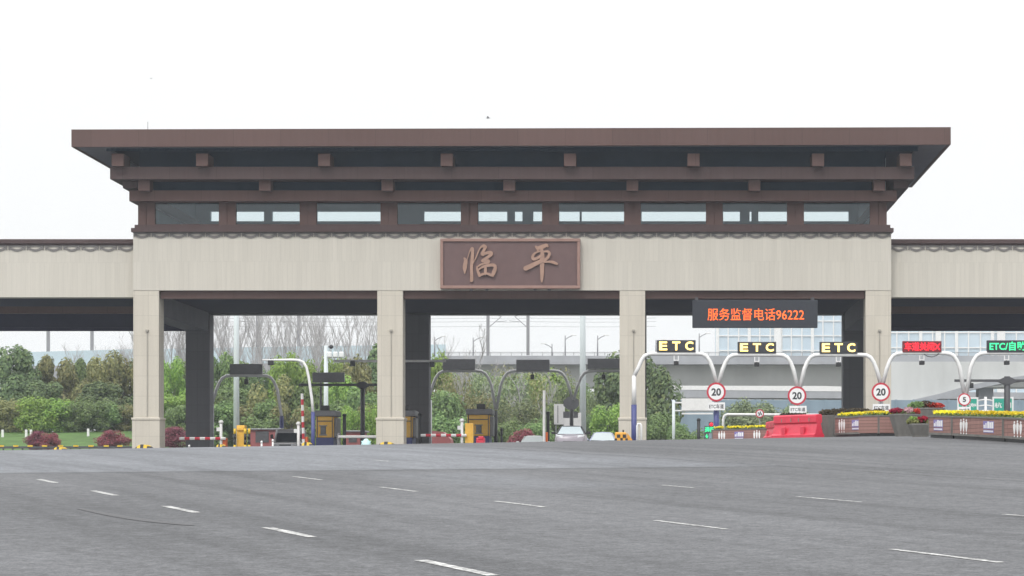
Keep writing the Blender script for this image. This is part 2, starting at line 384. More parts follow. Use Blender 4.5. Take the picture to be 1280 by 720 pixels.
# lane marks: three dashed lines running off to the upper left
mk = MB(); th = math.atan(.386); dv = Vector((-math.sin(th), math.cos(th))); nv = Vector((math.cos(th), math.sin(th)))
for lat in (6.16, 10.72, 15.28, 20.0):
    for k in range(-3, 14):
        u0 = 20.5 + 6.1*k - 1.05; du = 2.1
        if nv.y*lat + dv.y*u0 > 46 and not (lat > 15 and lat < 16 and k == 6): continue
        if lat > 19 and k % 2: continue
        if lat > 15 and k % 3 == 0 and lat < 19: du = 1.4
        hw = .062 if lat < 8 else .045
        pts = []
        for i in range(7):
            c = nv*lat + dv*(u0+du*i/6)
            if not (14 < c.y < 100): break
            w = hw*(1 + .12*R.uniform(-1, 1))
            for sgn in (-1, 1):
                q = c + nv*sgn*w; pts.append((q.x, q.y, G(q.x, q.y)+.005))
        m_ = len(pts)//2
        if m_ > 1: mk.add(pts, [(2*i, 2*i+1, 2*i+3, 2*i+2) for i in range(m_-1)])
struct('lane_markings', mk, 'paint', recalc=False)
# tar seam in the foreground (dark, slightly curved crack filler)
sl = MB(); pl = []
for i in range(13):
    t = i/12; x = 100+140*t; y = 636+21*t-2.5*math.sin(math.pi*t)*-1
    v = (VY-y)/F; Yd = 1.4/(.0294-v); pl.append((Vector((wx(x, Yd), Yd)), .05+.05*math.sin(math.pi*t)))
vs = []
for i, (p, w) in enumerate(pl):
    d = (pl[min(12,i+1)][0]-pl[max(0,i-1)][0]).normalized(); n_ = Vector((-d.y, d.x))
    for sg in (-1, 1): q = p+n_*sg*w; vs.append((q.x, q.y, G(q.x, q.y)+.005))
sl.add(vs, [(2*i,2*i+1,2*i+3,2*i+2) for i in range(12)])
M['tar'] = mat('tar', (.055, .055, .058), .7, 0, .2, 4)
struct('road_seam', sl, 'tar', recalc=False)

# ------------------------------------------------------------------ the toll gate building
YB = 188.0                                       # depth of the rear columns
B = thing('toll_gate_building', 'wide beige and brown toll gate building spanning the whole road', 'building', (wx(640,178), 178, G(-9, 178)))
XL, XR = wx(166.5, 168), wx(1114, 168)
colx = [wx(x, 168) for x in (182.5, 487.5, 790.5, 1098)]
for X in colx:
    w = 16*168/F
    zt = 12.13; zl = 3.62; g = G(X, 168)-.3
    mb = MB(); mb.bbox((X-w, 168.03, zl), (X+w, 169.75, zt), .02)
    c = part('column', mb, 'stone_col', B)
    mb = MB(); mb.bbox((X-w-.07, 167.95, g), (X+w+.07, 169.83, zl), .03); mb.bbox((X-w-.11, 167.9, zl), (X+w+.11, 169.87, zl+.16), .03)
    part('plinth', mb, 'stone_col', c)
    mb = MB(); mb.box((X+.05, 167.99, zl+.2), (X+.11, 168.028, wz(413,168))); mb.box((X-.02, 167.9, wz(414.5,168)), (X+.17, 168.028, wz(412,168)))  # darker strip painted for a groove's shadow line, small bracket on top
    part('groove_shade_strip', mb, 'grooveshade', c)
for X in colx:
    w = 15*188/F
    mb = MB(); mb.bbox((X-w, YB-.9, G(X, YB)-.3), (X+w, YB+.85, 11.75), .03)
    part('rear_column', mb, 'dark_col', B, 'column at the back, its shade painted dark grey')
mb = MB(); mb.box((XL, 168, 12.13), (XR, 169.7, 15.93)); part('wall', mb, 'stone', B)
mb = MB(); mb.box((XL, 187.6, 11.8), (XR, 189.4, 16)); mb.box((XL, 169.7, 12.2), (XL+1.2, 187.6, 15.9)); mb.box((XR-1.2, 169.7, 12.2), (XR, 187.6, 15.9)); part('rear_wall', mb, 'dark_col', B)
mb = MB(); mb.box((XL+1.72, 168.35, 11.62), (XR-1.72, 169.2, 12.125)); part('lintel', mb, 'brown', B)
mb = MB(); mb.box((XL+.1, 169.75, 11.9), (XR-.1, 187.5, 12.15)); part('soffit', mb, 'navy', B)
for X in (colx[0], colx[3]):
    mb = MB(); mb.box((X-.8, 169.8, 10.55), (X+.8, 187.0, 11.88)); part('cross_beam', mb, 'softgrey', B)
# wings left and right
for x0, x1 in ((-150, 165.3), (1115.5, 1440)):
    Yw = 169.0; a, b_ = wx(x0, Yw), wx(x1, Yw)
    if x0 < 0: b_ = XL-.02
    else: a = XR+.02
    mb = MB(); mb.box((a, Yw, wz(371.5,Yw)), (b_, Yw+1.2, wz(305,Yw))); part('wing_wall', mb, 'stone', B)
    mb = MB(); mb.bbox((a, Yw-.22, wz(305,Yw)), (b_, Yw+1.5, wz(299.2,Yw)), .04); mb.box((a, Yw-.08, wz(306.6,Yw)), (b_, Yw-.003, wz(305,Yw)-.003)); part('wing_cap', mb, 'brown2', B)
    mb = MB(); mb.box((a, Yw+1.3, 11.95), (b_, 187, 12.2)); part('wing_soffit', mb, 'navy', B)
    mb = MB(); mb.box((a, 175, wz(391.5,175)), (b_, 175.7, wz(383,175))); part('wing_beam', mb, 'brown', B)
    mb = MB(); mb.box((a, 186.0, 10.72), (b_, 187.2, 11.93)); mb.box((a, 186.3, 10.52), (b_, 187.0, 10.72)); part('wing_rear_beam', mb, 'navy', B)
# carved frieze: a chain of lens shapes
def frieze(x0, x1, Y, zt, zb, name):
    mb = MB(); p = 22.45*168/F; n = max(1, round((x1-x0)/p)); p = (x1-x0)/n; h = zt-zb
    for i in range(n):
        c = x0+(i+.5)*p
        for sg, amp, w in ((-1, .95, .15), (1, .62, .12)):
            pts = []
            for k in range(11):
                t = -1+2*k/10
                z = (zt-.42*h) + sg*amp*h*.5*(1-abs(t)**1.8) if sg > 0 else (zt-.35*h) - amp*h*.62*(1-abs(t)**1.7)
                pts.append((c+t*p*.46, Y-.02, z))
            for k in range(10):
                (ax, _, az), (bx, _, bz) = pts[k], pts[k+1]
                mb.prism([(ax, az-w/2), (bx, bz-w/2), (bx, bz+w/2), (ax, az+w/2)], Y-.05-.001*k-.012*(sg>0), Y-.004)
        mb.box((c+p*.40, Y-.07, zt-.82*h), (c+p*.46, Y-.004, zt-.16*h)); mb.box((c-p*.46, Y-.07, zt-.82*h), (c-p*.40, Y-.004, zt-.16*h))
    mb.box((x0, Y-.045, zt-.12*h), (x1, Y-.004, zt))
    part(name, mb, 'frieze', B)
frieze(XL, XR, 168, wz(290.3,168), wz(297,168), 'frieze')
frieze(wx(-150,169), XL-.03, 169, wz(306.3,169), wz(313.5,169), 'wing_frieze'); frieze(XR+.03, wx(1440,169), 169, wz(306.3,169), wz(313.5,169), 'wing_frieze')
mb = MB(); mb.ring((wx(166,167.8)-.1, 167.7, wx(1115,167.8)+.1, 189.7), (XL+1.0, 168.9, XR-1.0, 188.5), 15.94, 16.2); mb.ring((wx(168,167.8), 167.85, wx(1113,167.8), 189.55), (XL+1.1, 169, XR-1.1, 188.4), 16.2, 16.42); part('ledge', mb, 'brown2', B)
# window band
px = [183, 284, 385, 486, 586.5, 688, 790.5, 893, 994.5, 1098]
zw0, zw1 = 16.42, 17.94
for i, x in enumerate(px):
    X = wx(x, 168); w = .55
    mb = MB(); mb.box((X-w, 168.0, zw0), (X-.02, 168.5, zw1)); mb.box((X-.02, 168.05, zw0), (X+.02, 168.5, zw1)); mb.box((X+.02, 168.0, zw0), (X+w, 168.5, zw1))
    part('pier', mb, 'brown', B)
for i in range(9):
    a, b_ = wx(px[i],168)+.55, wx(px[i+1],168)-.55
    mb = MB(); mb.ring((a, 168.12, b_, 168.2), (a+.04, 168.13, b_-.04, 168.19), zw0, zw0+.05); mb.box((a, 168.1, zw1-.06), (b_, 168.25, zw1)); mb.box((a, 168.1, zw0), (b_, 168.25, zw0+.07))
    fr_ = part('window', mb, 'brown2', B)
    mb = MB(); mb.box((a, 168.16, zw0+.07), (b_, 168.175, zw1-.06)); part('pane', mb, 'glass', fr_)
M['inner'] = mat('grey_blue_interior', (.60, .76, .83), .6, 0, .08, .5)
mb = MB(); mb.box((XL+.6, 168.6, 16.0), (XR-.6, 187.3, 16.2)); part('inner_floor', mb, 'inner', B)
# rear upper wall with its openings (the bright strips seen through the glass)
Yr = 187.6
op = [(263,274),(294,330),(340,376),(396,476),(530,578),(598,634),(643.5,653),(666.5,679),(699,724.5),(727,781),(802,883),(904,925),(937,939.5),(948,985),(1005,1061)]
mb = MB(); zo0, zo1 = wz(276.5,Yr), wz(264,Yr); last = XL+.6
mb.box((XL+.6, Yr, 16.2), (XR-.6, Yr+.5, zo0)); mb.box((XL+.6, Yr, zo1), (XR-.6, Yr+.5, 20.9))
for a, b_ in op:
    A, B_ = wx(a,Yr), wx(b_,Yr)
    mb.box((last, Yr+.002, zo0), (A, Yr+.498, zo1)); last = B_
mb.box((last, Yr+.002, zo0), (XR-.6, Yr+.498, zo1))
part('clerestory_wall', mb, 'inner', B)
mb = MB(); mb.box((XL+.3, 168.6, 16.2), (XL+.6, 188.1, 20.9)); mb.box((XR-.6, 168.6, 16.2), (XR-.3, 188.1, 20.9)); part('gable_wall', mb, 'inner', B)
# stepped beams: each ring stands further out than the one below
def beamring(name, x0, x1, Yf, y0, y1, m, w=.7):
    a, b_ = wx(x0,Yf), wx(x1,Yf); z0, z1 = wz(y1,Yf), wz(y0,Yf); Yb = 356.4-Yf
    mb = MB()
    if y0 < 220:                                  # the upper ring steps up at the back, leaving a clear strip of daylight
        mb.prism([(a,Yf),(b_,Yf),(b_,Yb-2.4),(b_-w,Yb-2.4),(b_-w,Yf+w),(a+w,Yf+w),(a+w,Yb-2.4),(a,Yb-2.4)], z0, z1, 'Z'); mb.box((a,Yb-2.39,z0+.75),(b_,Yb-1.2,z1+.6))
    else: mb.ring((a, Yf, b_, Yb), (a+w, Yf+w, b_-w, Yb-w), z0, z1)
    return part(name, mb, m, B)
beamring('eave_beam', 161.5, 1121, 167.2, 238, 251.3, 'brown', 1.0)
beamring('eave_beam', 137.5, 1143, 166.0, 208.5, 223.8, 'brown2', 1.6)
mb = MB(); a, b_ = wx(174,168), wx(1108,168)
mb.box((a+.1, 167.75, 18.58), (b_-.1, 168.0, 19.25)); mb.box((a+.1, 167.6, 20.0), (b_-.1, 167.9, 21.6)); part('recess_panel', mb, 'slate', B)
for Xa in (-34.5, 15.75):
    mb = MB(); mb.box((Xa, 166.9, 18.72), (Xa+.95, 189.2, 19.2)); part('tie_beam', mb, 'brown2', B)
for x in (180.5, 331.5, 484.5, 636.5, 790.5, 943, 1099):
    X = wx(x,166.7); mb = MB(); mb.bbox((X-.38, 166.5, wz(238.6,166.6)), (X+.38, 167.74, wz(224.2,166.6)), .02); part('bracket', mb, 'brown', B)
for x in (147.5, 253, 405.5, 558.5, 712.5, 867, 1022.5, 1132):
    X = wx(x,165.6); mb = MB(); mb.bbox((X-.39, 165.45, wz(207.6,165.5)), (X+.39, 167.58, wz(192,165.5)), .02); part('bracket', mb, 'brown', B)
# roof
Yf, Yk = 164.7, 189.3; rx0, rx1 = wx(89.2,Yf), wx(1188.5,Yf)
def tilt(z, X): return z + .075*(X+9.05)/28.2
def roofring(o, i, z0, z1):
    mb = MB(); mb.ring(o, i, z0, z1)
    for v in mb.v: v.z = tilt(v.z, v.x)
    return mb
part('roof_fascia', roofring((rx0, Yf, rx1, Yk), (rx0+.25, Yf+.25, rx1-.25, Yk-.25), 21.2, 22.32), 'brown', B)
part('roof_soffit', roofring((rx0+.25, Yf+.252, rx1-.25, Yk-.252), (rx0+1.95, Yf+.9, rx1-1.9, Yk-.9), 21.22, 21.4), 'softgrey', B)
mb = MB(); mb.box((rx0+.25, Yf+.25, 21.75), (rx1-.25, Yk-.25, 22.2)); 
part('roof', mb, 'navy', B)
mb = MB()
n = 150
for i in range(n):
    X = rx0+2.0+(rx1-rx0-4.0)*(i+.5)/n
    mb.box((X-.1, 165.75, 21.05), (X+.1, 165.85, 21.74))
mb.box((rx0+2, 165.85, 21.0), (rx1-2, 165.95, 21.74))
part('dentil_band', mb, 'slate', B)
X = wx(184,166); mb = MB(); mb.tube([(X, 166.2, 22.2), (X, 166.2, 22.95)], .022, 6); part('lightning_rod', mb, 'grey', B)

# name plaque with brushed characters
pz0, pz1, pxa, pxb, Yp = wz(361.5,168), wz(299,168), wx(551,168), wx(725.5,168), 167.6
PL = thing('name_plaque', 'brown plaque with two raised copper characters above the middle opening', 'plaque', ((pxa+pxb)/2, Yp, pz0))
mb = MB(); mb.box((pxa+.15, Yp, pz0+.15), (pxb-.15, 167.99, pz1-.15)); part('board', mb, 'plaque', PL)
mb = MB()
fw = .2
for a, b_ in (((pxa, pz0), (pxb, pz0+fw)), ((pxa, pz1-fw), (pxb, pz1)), ((pxa, pz0+fw), (pxa+fw, pz1-fw)), ((pxb-fw, pz0+fw), (pxb, pz1-fw))):
    mb.bbox((a[0], Yp-.12, a[1]), (b_[0], 167.99, b_[1]), .03)
part('plaque_frame', mb, 'plframe', PL)
mb = MB()
for x in (589.5, 609, 669, 687): mb.box((wx(x,168)-.09, Yp-.02, pz0-.12), (wx(x,168)+.09, Yp+.2, pz0-.005))
part('clip', mb, 'dkgrey', PL)
def zz(ox, p): return (wx(ox + p[0]/12.86, 168), wz(300 + p[1]/12.86, 168))
k_ = 168/F/12.86
def char(name, ox, strokes):
    mb = MB()
    for i, (pts, ws) in enumerate(strokes):
        stroke(mb, [zz(ox, p) for p in pts], [w*k_ for w in ws], Yp-.002, .10+.012*i)
    part(name, mb, 'copper', PL)
char('character', 570, [
  ([(140,300),(165,345),(150,450),(150,545)], [10,30,34,8]),
  ([(190,330),(220,220),(255,150),(275,165),(268,320),(258,450),(262,640),(250,660)], [4,8,14,24,26,22,28,20]),
  ([(285,380),(330,290),(390,150),(450,105),(480,125)], [6,10,10,24,26]),
  ([(480,120),(455,180),(430,230),(440,250)], [26,22,26,22]),
  ([(435,245),(500,220),(560,215),(575,240),(530,280),(470,320),(440,345)], [20,22,30,26,24,22,26]),
  ([(440,345),(490,345),(530,350),(520,375),(470,385),(400,410),(355,445)], [24,22,26,20,16,14,12]),
  ([(350,440),(352,480),(372,540),(390,585)], [14,18,22,24]),
  ([(370,490),(430,445),(520,420),(610,415),(640,450),(620,520),(595,580)], [12,18,22,26,26,30,24]),
  ([(480,440),(482,500),(478,560)], [20,24,16]),
  ([(385,585),(440,560),(500,548),(560,570),(600,580)], [18,18,16,20,22]),
])
char('character', 646, [
  ([(310,115),(350,140),(430,115),(480,95),(500,115)], [14,30,34,26,14]),
  ([(350,140),(345,185),(420,190)], [24,14,10]),
  ([(400,140),(415,220),(415,330),(412,430),(412,540),(408,640),(408,685)], [20,28,40,34,30,22,8]),
  ([(370,195),(300,220),(262,270),(275,315),(330,305),(390,265)], [10,16,22,26,22,20]),
  ([(430,200),(500,195),(530,230),(505,290),(450,340)], [12,18,22,22,24]),
  ([(150,465),(230,430),(320,385),(400,350)], [38,36,34,30]),
  ([(440,365),(520,360),(590,370),(650,395)], [14,16,24,18]),
])
# hanging LED board
bx0, bx1, bz0, bz1 = wx(865.5,167.2), wx(1022,167.2), wz(409.5,167.2), wz(375,167.2)
LB = thing('message_board', 'long dark LED board with orange Chinese message hanging under the building', 'sign', ((bx0+bx1)/2, 167.5, bz0))
mb = MB(); mb.bbox((bx0, 167.2, bz0), (bx1, 167.75, bz1), .03); part('case', mb, 'screen2', LB)
mb = MB()
for x in (871, 1016): mb.box((wx(x,167.4)-.1, 167.4, bz1-.02), (wx(x,167.4)+.1, 168.33, bz1+.18))
part('hanger', mb, 'dkgrey', LB)
part('lettering', text_mb('服务监督电话96222', wx(884.5,167.2), wx(1005,167.2), wz(400.5,167.2), wz(385.5,167.2), 167.198, .02, -.002), 'led_o', LB)

# ------------------------------------------------------------------ lane gantries with signs (entry lanes)
YG = 158.0
def arch_pts(xa, xb, ytop, ya, yb, Y, slant=7):
    L = [(xa, ya), (xa+slant*.75, ytop+18), (xa+slant+2, ytop+9), (xa+slant+6, ytop+3.2), (xa+slant+11, ytop+.6), (xa+slant+17, ytop)]
    Rr = [(xb-slant-17, ytop), (xb-slant-11, ytop+.6), (xb-slant-6, ytop+3.2), (xb-slant-2, ytop+9), (xb-slant*.75, ytop+18), (xb, yb)]
    return [at(x, y, Y) for x, y in L+Rr]
def camera_unit(g, x, y, Y, mf='white'):
    mb = MB(); p = at(x, y, Y)
    mb.box((p.x-.16, Y-.05, p.z-.28), (p.x-.10, Y+.05, p.z)); mb.box((p.x+.10, Y-.05, p.z-.28), (p.x+.16, Y+.05, p.z)); mb.box((p.x-.16, Y-.06, p.z-.34), (p.x+.16, Y+.06, p.z-.28))
    b = part('camera_bracket', mb, mf, g)
    mb = MB(); mb.bbox((p.x-.15, Y-.3, p.z-.62), (p.x+.15, Y+.2, p.z-.38), .03); mb.box((p.x-.03, Y-.03, p.z-.38), (p.x+.03, Y+.03, p.z-.34)); part('camera', mb, 'black', g)
def gantry(label, xa, xb, ytop, yjoint, sign, body, m, tb, group, ybase=None, first=False):
    Y = YG; gx = wx(xa, Y); g = thing('lane_gantry', label, 'gantry', (gx, Y, G(gx, Y)), group)
    mb = MB(); mb.tube(arch_pts(xa, xb, ytop, yjoint[0], yjoint[1], Y), .125, 8); part('arch_frame', mb, 'white', g)
    mb = MB(); z = wz(ybase or yjoint[0]+22, Y)
    px_ = xa if first else xa-2.5
    gx = wx(px_, Y)
    mb.tube([(gx, Y, G(gx, Y)-.1), (gx, Y, z)], .17, 10); part('post_base', mb, 'blue', g)
    mb = MB(); mb.tube([(gx, Y, z), (gx if first else wx(xa-2, Y), Y, wz(yjoint[0]-.5, Y))], [.15, .13], 8); part('post', mb, 'white', g)
    x0, y0, x1, y1 = sign
    mb = MB(); mb.bbox((wx(x0,Y), Y-.18, wz(y1,Y)), (wx(x1,Y), Y+.18, wz(y0,Y)), .02); mb.box((wx(x0+8,Y), Y-.04, wz(ytop,Y)), (wx(x0+10,Y), Y+.04, wz(y1,Y))); mb.box((wx(x1-10,Y), Y-.04, wz(ytop,Y)), (wx(x1-8,Y), Y+.04, wz(y1,Y)))
    b = part('sign_box', mb, 'led_rbg' if m == 'led_r' else 'screen', g)
    if body == 'ETC':
        w = (x1-x0)
        mb = MB()
        for ch, c in zip('ETC', (.165, .5, .835)):
            cx = x0+w*c; t = text_mb(ch, wx(cx-5,Y), wx(cx+5,Y), wz(y1-2,Y), wz(y0+1.8,Y), Y-.182, .02, .028)
            mb.add(t.v, t.f)
        part('lettering', mb, m, b)
    else:
        part('lettering', text_mb(body, wx(tb[0],Y), wx(tb[1],Y), wz(y1-2,Y), wz(y0+1.6,Y), Y-.182, .02, .02), m, b)
    camera_unit(g, (x0+x1)/2, ytop+2, Y)
    return g
GG = 'white lane gantries carrying electronic signs'
gantry('leftmost white arch with lit ETC sign, beside the third stone column', 792.5, 896, 442, (470, 480), (821,425.3,869.5,440), 'ETC', 'led_y', None, GG, 506, True)
gantry('second white ETC arch, under the hanging orange message board', 898, 997, 443.5, (480, 486), (922,427.5,970,441.5), 'ETC', 'led_y', None, GG, 503)
gantry('third white ETC arch, in front of the dark rear column', 1000, 1101, 443.5, (486, 480), (1024.5,427.5,1071.5,442.2), 'ETC', 'led_y', None, GG, 516)
gr = gantry('white arch with red lane closed sign, right of the fourth column', 1103.5, 1205, 441.5, (480, 492), (1128,426.5,1176.5,440.5), '车道关闭X', 'led_r', (1130.5,1175), GG, 514)
mb = MB(); mb.tube([at(x, y, YG-.15) for x, y in ((1155,442.5),(1159,445.2),(1165,446.3),(1170,444.6),(1174,441.8))], .025, 5); part('cable', mb, 'black', gr)
gantry('white arch with green electronic sign at the right edge', 1208, 1309, 441.5, (492, 492), (1233.5,425.5,1283,440.5), 'ETC/自助', 'led_g', (1236.5,1281), GG, 520)
def speed_sign(x, y, d, num, plate, label, Y=157.6):
    p = at(x, y, Y); r = d/2*Y/F
    s = thing('speed_limit_sign', label, 'sign', (p.x, Y, p.z-r), 'round speed limit signs on the gantry posts')
    mb = MB(); mb.lathe([(r, 0), (r, .03)], (p.x, Y, p.z), 'Y', 28, False); part('red_disc', mb, 'signred', s)
    mb = MB(); mb.lathe([(r*.80, -.006), (r*.80, -.001)], (p.x, Y, p.z), 'Y', 28, False); part('white_face', mb, 'signwhite', s)
    w = r*(.5 if len(num) > 1 else .26); h = r*.40
    part('numeral', text_mb(num, p.x-w, p.x+w, p.z-h, p.z+h, Y-.007, .004, .035), 'ink', s)
    if plate:
        x0, y0, x1, y1 = plate
        mb = MB(); mb.box((wx(x0,Y), Y, wz(y1,Y)), (wx(x1,Y), Y+.03, wz(y0,Y))); pp = part('lane_plate', mb, 'signwhite', s)
        part('lettering', text_mb('ETC车道', wx(x0+1.6,Y), wx(x1-1.6,Y), wz(y1-2,Y), wz(y0+2,Y), Y-.001, .004, .014), 'ink', pp)
    mb = MB(); mb.box((p.x-.03, Y+.03, p.z-r-.5), (p.x+.03, Y+.22, p.z+r*.5)); part('sign_mount', mb, 'grey', s)
speed_sign(895.3, 490, 24, '20', (884.8,503,906.3,512.8), 'twenty speed limit disc below the leftmost joint of the white ETC arches')
speed_sign(996.3, 494.6, 23.5, '20', (986.8,507.3,1008.2,516.3), 'lowest twenty speed limit disc, above the red plastic barriers')
speed_sign(1101.2, 490, 23.5, '20', (1091,505,1112.5,514.5), 'twenty speed limit disc in front of the fourth stone column')
speed_sign(1205.5, 499.5, 16, '5', (1197.5,508.5,1213.5,517), 'small five speed limit disc above the yellow flowers')
# lane light
p = at(888, 536, 160); ls = thing('lane_signal', 'small lane signal showing green characters and a red dot beside the blue post', 'signal', (p.x, 160, G(p.x,160)))
mb = MB(); mb.tube([(p.x, 160, G(p.x,160)-.1), (p.x, 160, wz(548,160))], .06, 6); mb.box((wx(880.5,160), 160, wz(541.5,160)), (wx(893.5,160), 160.12, wz(532.5,160))); mb.box((wx(880.5,160), 160, wz(549,160)), (wx(886,160), 160.12, wz(541.5,160))); mb.box((wx(886,160),160.02,wz(533,160)),(wx(891.5,160),160.14,wz(527.5,160))); part('housing', mb, 'dkgrey', ls)
part('green_lettering', text_mb('通行', wx(881,160), wx(893,160), wz(540.5,160), wz(533.5,160), 159.998, .02, .03), 'led_g', ls)
part('green_arrow', text_mb('↓', wx(881.5,160), wx(885.5,160), wz(548,160), wz(542.5,160), 159.998, .02, .06), 'led_g', ls)
mb = MB(); q = at(889.2, 530.6, 160); mb.lathe([(.11, -.02), (.11, .0)], (q.x, 160, q.z), 'Y', 14); part('red_lamp', mb, 'led_r', ls)

# T-shaped detector posts
def tpost(label, x, ytop, Y, xa, xb, yarm, w, cams):
    X = wx(x,Y); g = thing('detector_post', label, 'post', (X, Y, G(X,Y)), 'dark T-shaped detector posts')
    mb = MB(); mb.tube([(X, Y, G(X,Y)-.1), (X, Y, wz(ytop,Y))], [w*1.1, w], 10); part('pole', mb, 'dkgrey', g)
    mb = MB(); mb.prism([(X-w*3.4, wz(yarm+.5,Y)), (X-w, wz(yarm-4,Y)), (X+w, wz(yarm-4,Y)), (X+w*3.4, wz(yarm+.5,Y)), (X+w, wz(yarm+5,Y)), (X-w, wz(yarm+5,Y))], Y-w*1.15, Y+w*1.15); part('collar', mb, 'dkgrey', g)
    for e in (xa, xb):
        mb = MB(); mb.box((min(wx(e,Y),X), Y-.07, wz(yarm+1.6,Y)), (max(wx(e,Y),X), Y+.07, wz(yarm-1.6,Y))); part('arm', mb, 'dkgrey', g)
    for cx in cams:
        mb = MB(); q = at(cx, yarm+1.5, Y); mb.bbox((q.x-.16, Y-.25, q.z-.42), (q.x+.16, Y+.2, q.z-.08), .03); mb.box((q.x-.03, Y-.03, q.z-.1), (q.x+.03, Y+.03, q.z+.02)); part('camera', mb, 'black', g)
tpost('dark T-shaped post with long arms above the yellow flower boxes', 1259, 470.5, 172, 1193, 1330, 475.8, .21, [1213.5])
tpost('dark T-shaped post left of the second stone column', 453.3, 479, 190, 374, 533, 481, .165, [])
# exit-side arches seen from behind
def exit_arch(label, xa, xb, ytop, sign, Y, ja, jb, base, m='offwhite', slantL=7, slantR=7, cam=None):
    gx = wx(xa,Y); g = thing('exit_gantry', label, 'gantry', (gx, Y, G(gx,Y)), 'exit lane gantries seen from behind')
    mb = MB(); mb.tube(arch_pts(xa, xb, ytop, ja, jb, Y), .115, 8); part('arch_frame', mb, m, g)
    if base:
        for (bx, by, col) in base:
            X = wx(bx,Y)
            mb = MB(); mb.tube([(X, Y, G(X,Y)-.1), (X, Y, wz(by,Y))], .15, 8); part('post_base', mb, col, g)
    x0, y0, x1, y1 = sign
    mb = MB(); mb.bbox((wx(x0,Y), Y-.15, wz(y1,Y)), (wx(x1,Y), Y+.2, wz(y0,Y)), .02)
    if wz(ytop,Y) < wz(y1,Y): mb.box((wx(x0+9,Y), Y-.04, wz(ytop,Y)), (wx(x0+10.5,Y), Y+.04, wz(y1,Y))); mb.box((wx(x1-10.5,Y), Y-.04, wz(ytop,Y)), (wx(x1-9,Y), Y+.04, wz(y1,Y)))
    part('sign_back', mb, 'grey', g)
    if cam:
        mb = MB(); q = at(cam, ytop+1, Y); mb.bbox((q.x-.14, Y-.2, q.z-.6), (q.x+.14, Y+.2, q.z-.22), .03); mb.box((q.x-.03, Y-.03, q.z-.25), (q.x+.03, Y+.03, q.z)); part('camera', mb, 'black', g)
exit_arch('grey exit arch with blank sign back beside the pale mast, far left', 265, 352, 469.3, (287.5,455,328,468), 190, 505, 520, [(265,505,'white'),(352,520,'blue')], 'white', cam=308)
exit_arch('grey exit arch with blank sign back behind the yellow booth', 535.5, 619.5, 463.5, (553.5,448.8,594,462), 196, 500, 512, [(537.5,500,'white'),(619.5,513,'black')], 'midgrey', cam=None)
exit_arch('grey exit arch with blank sign back and hanging camera, above the white car', 620.5, 716, 463.5, (645.5,449.5,687,463.5), 196, 512, 500, [(714.5,512,'black')], 'midgrey', cam=665.5)
exit_arch('dark exit arch mostly hidden by the third stone column', 717, 806, 463.5, (734.5,448.2,777,461), 196, 500, 505, [(806,505,'grey')], 'midgrey', cam=754.5)
# bent camera poles
def bent(label, pts, Y, blue_y, r, camx, camy, m='white'):
    P = [at(x,y,Y) for x,y in pts]; X = P[0].x
    g = thing('camera_pole', label, 'pole', (X, Y, G(X,Y)))
    mb = MB(); mb.tube(P, [r]*(len(P)-1)+[r*.6], 8); part('bent_arm', mb, m, g)
    mb = MB(); mb.tube([(X, Y, G(X,Y)-.1), (X, Y, wz(blue_y,Y))], r*1.35, 10); part('post_base', mb, 'blue' if m == 'white' else m, g)
    for cx, cy in zip(camx, camy):
        mb = MB(); q = at(cx, cy, Y); mb.bbox((q.x-.16, Y-.25, q.z-.15), (q.x+.16, Y+.2, q.z+.15), .03); mb.box((q.x-.03, Y-.03, q.z+.1), (q.x+.03, Y+.03, q.z+.3)); part('camera', mb, 'black', g)
bent('tall white pole with blue foot bending left over the grey van', [(391.2,516),(390,500),(386,472),(383,459),(379,452.5),(373,450.3),(365,449.8),(328,450)], 164, 515, .09, [338.5], [453.5])
bent('pole behind the second stone column with a long level arm', [(487,520),(487,470),(487,451.2)], 178, 520, .11, [], [], 'offwhite')
g = [o for o in C.objects if o.name.startswith('camera_pole')][-1]
mb = MB(); mb.tube([at(417.5,451.3,178), at(557.5,451.3,178)], .085, 8); part('level_arm', mb, 'offwhite', g)
for cx, cy in ((441,455),(540,456)):
    mb = MB(); q = at(cx,cy,178); mb.bbox((q.x-.16,177.75,q.z-.15),(q.x+.16,178.2,q.z+.2),.03); part('camera', mb, 'black', g)
# blank sign on the dark frame
Y = 192; X = wx(410,Y); g = thing('lane_sign', 'blank grey sign back on a dark beam above the left yellow booth', 'sign', (X, Y, G(X,Y)))
mb = MB(); mb.bbox((wx(390.5,Y), Y, wz(478,Y)), (wx(430.5,Y), Y+.3, wz(465.5,Y)), .02); part('sign_back', mb, 'grey', g)
mb = MB(); mb.tube([(wx(400,Y), Y+.5, G(X,Y)-.1), (wx(400,Y), Y+.5, wz(467,Y))], .08, 8); mb.box((wx(399.5,Y),Y+.3,wz(475,Y)),(wx(400.5,Y),Y+.5,wz(470,Y))); part('post', mb, 'dkgrey', g)

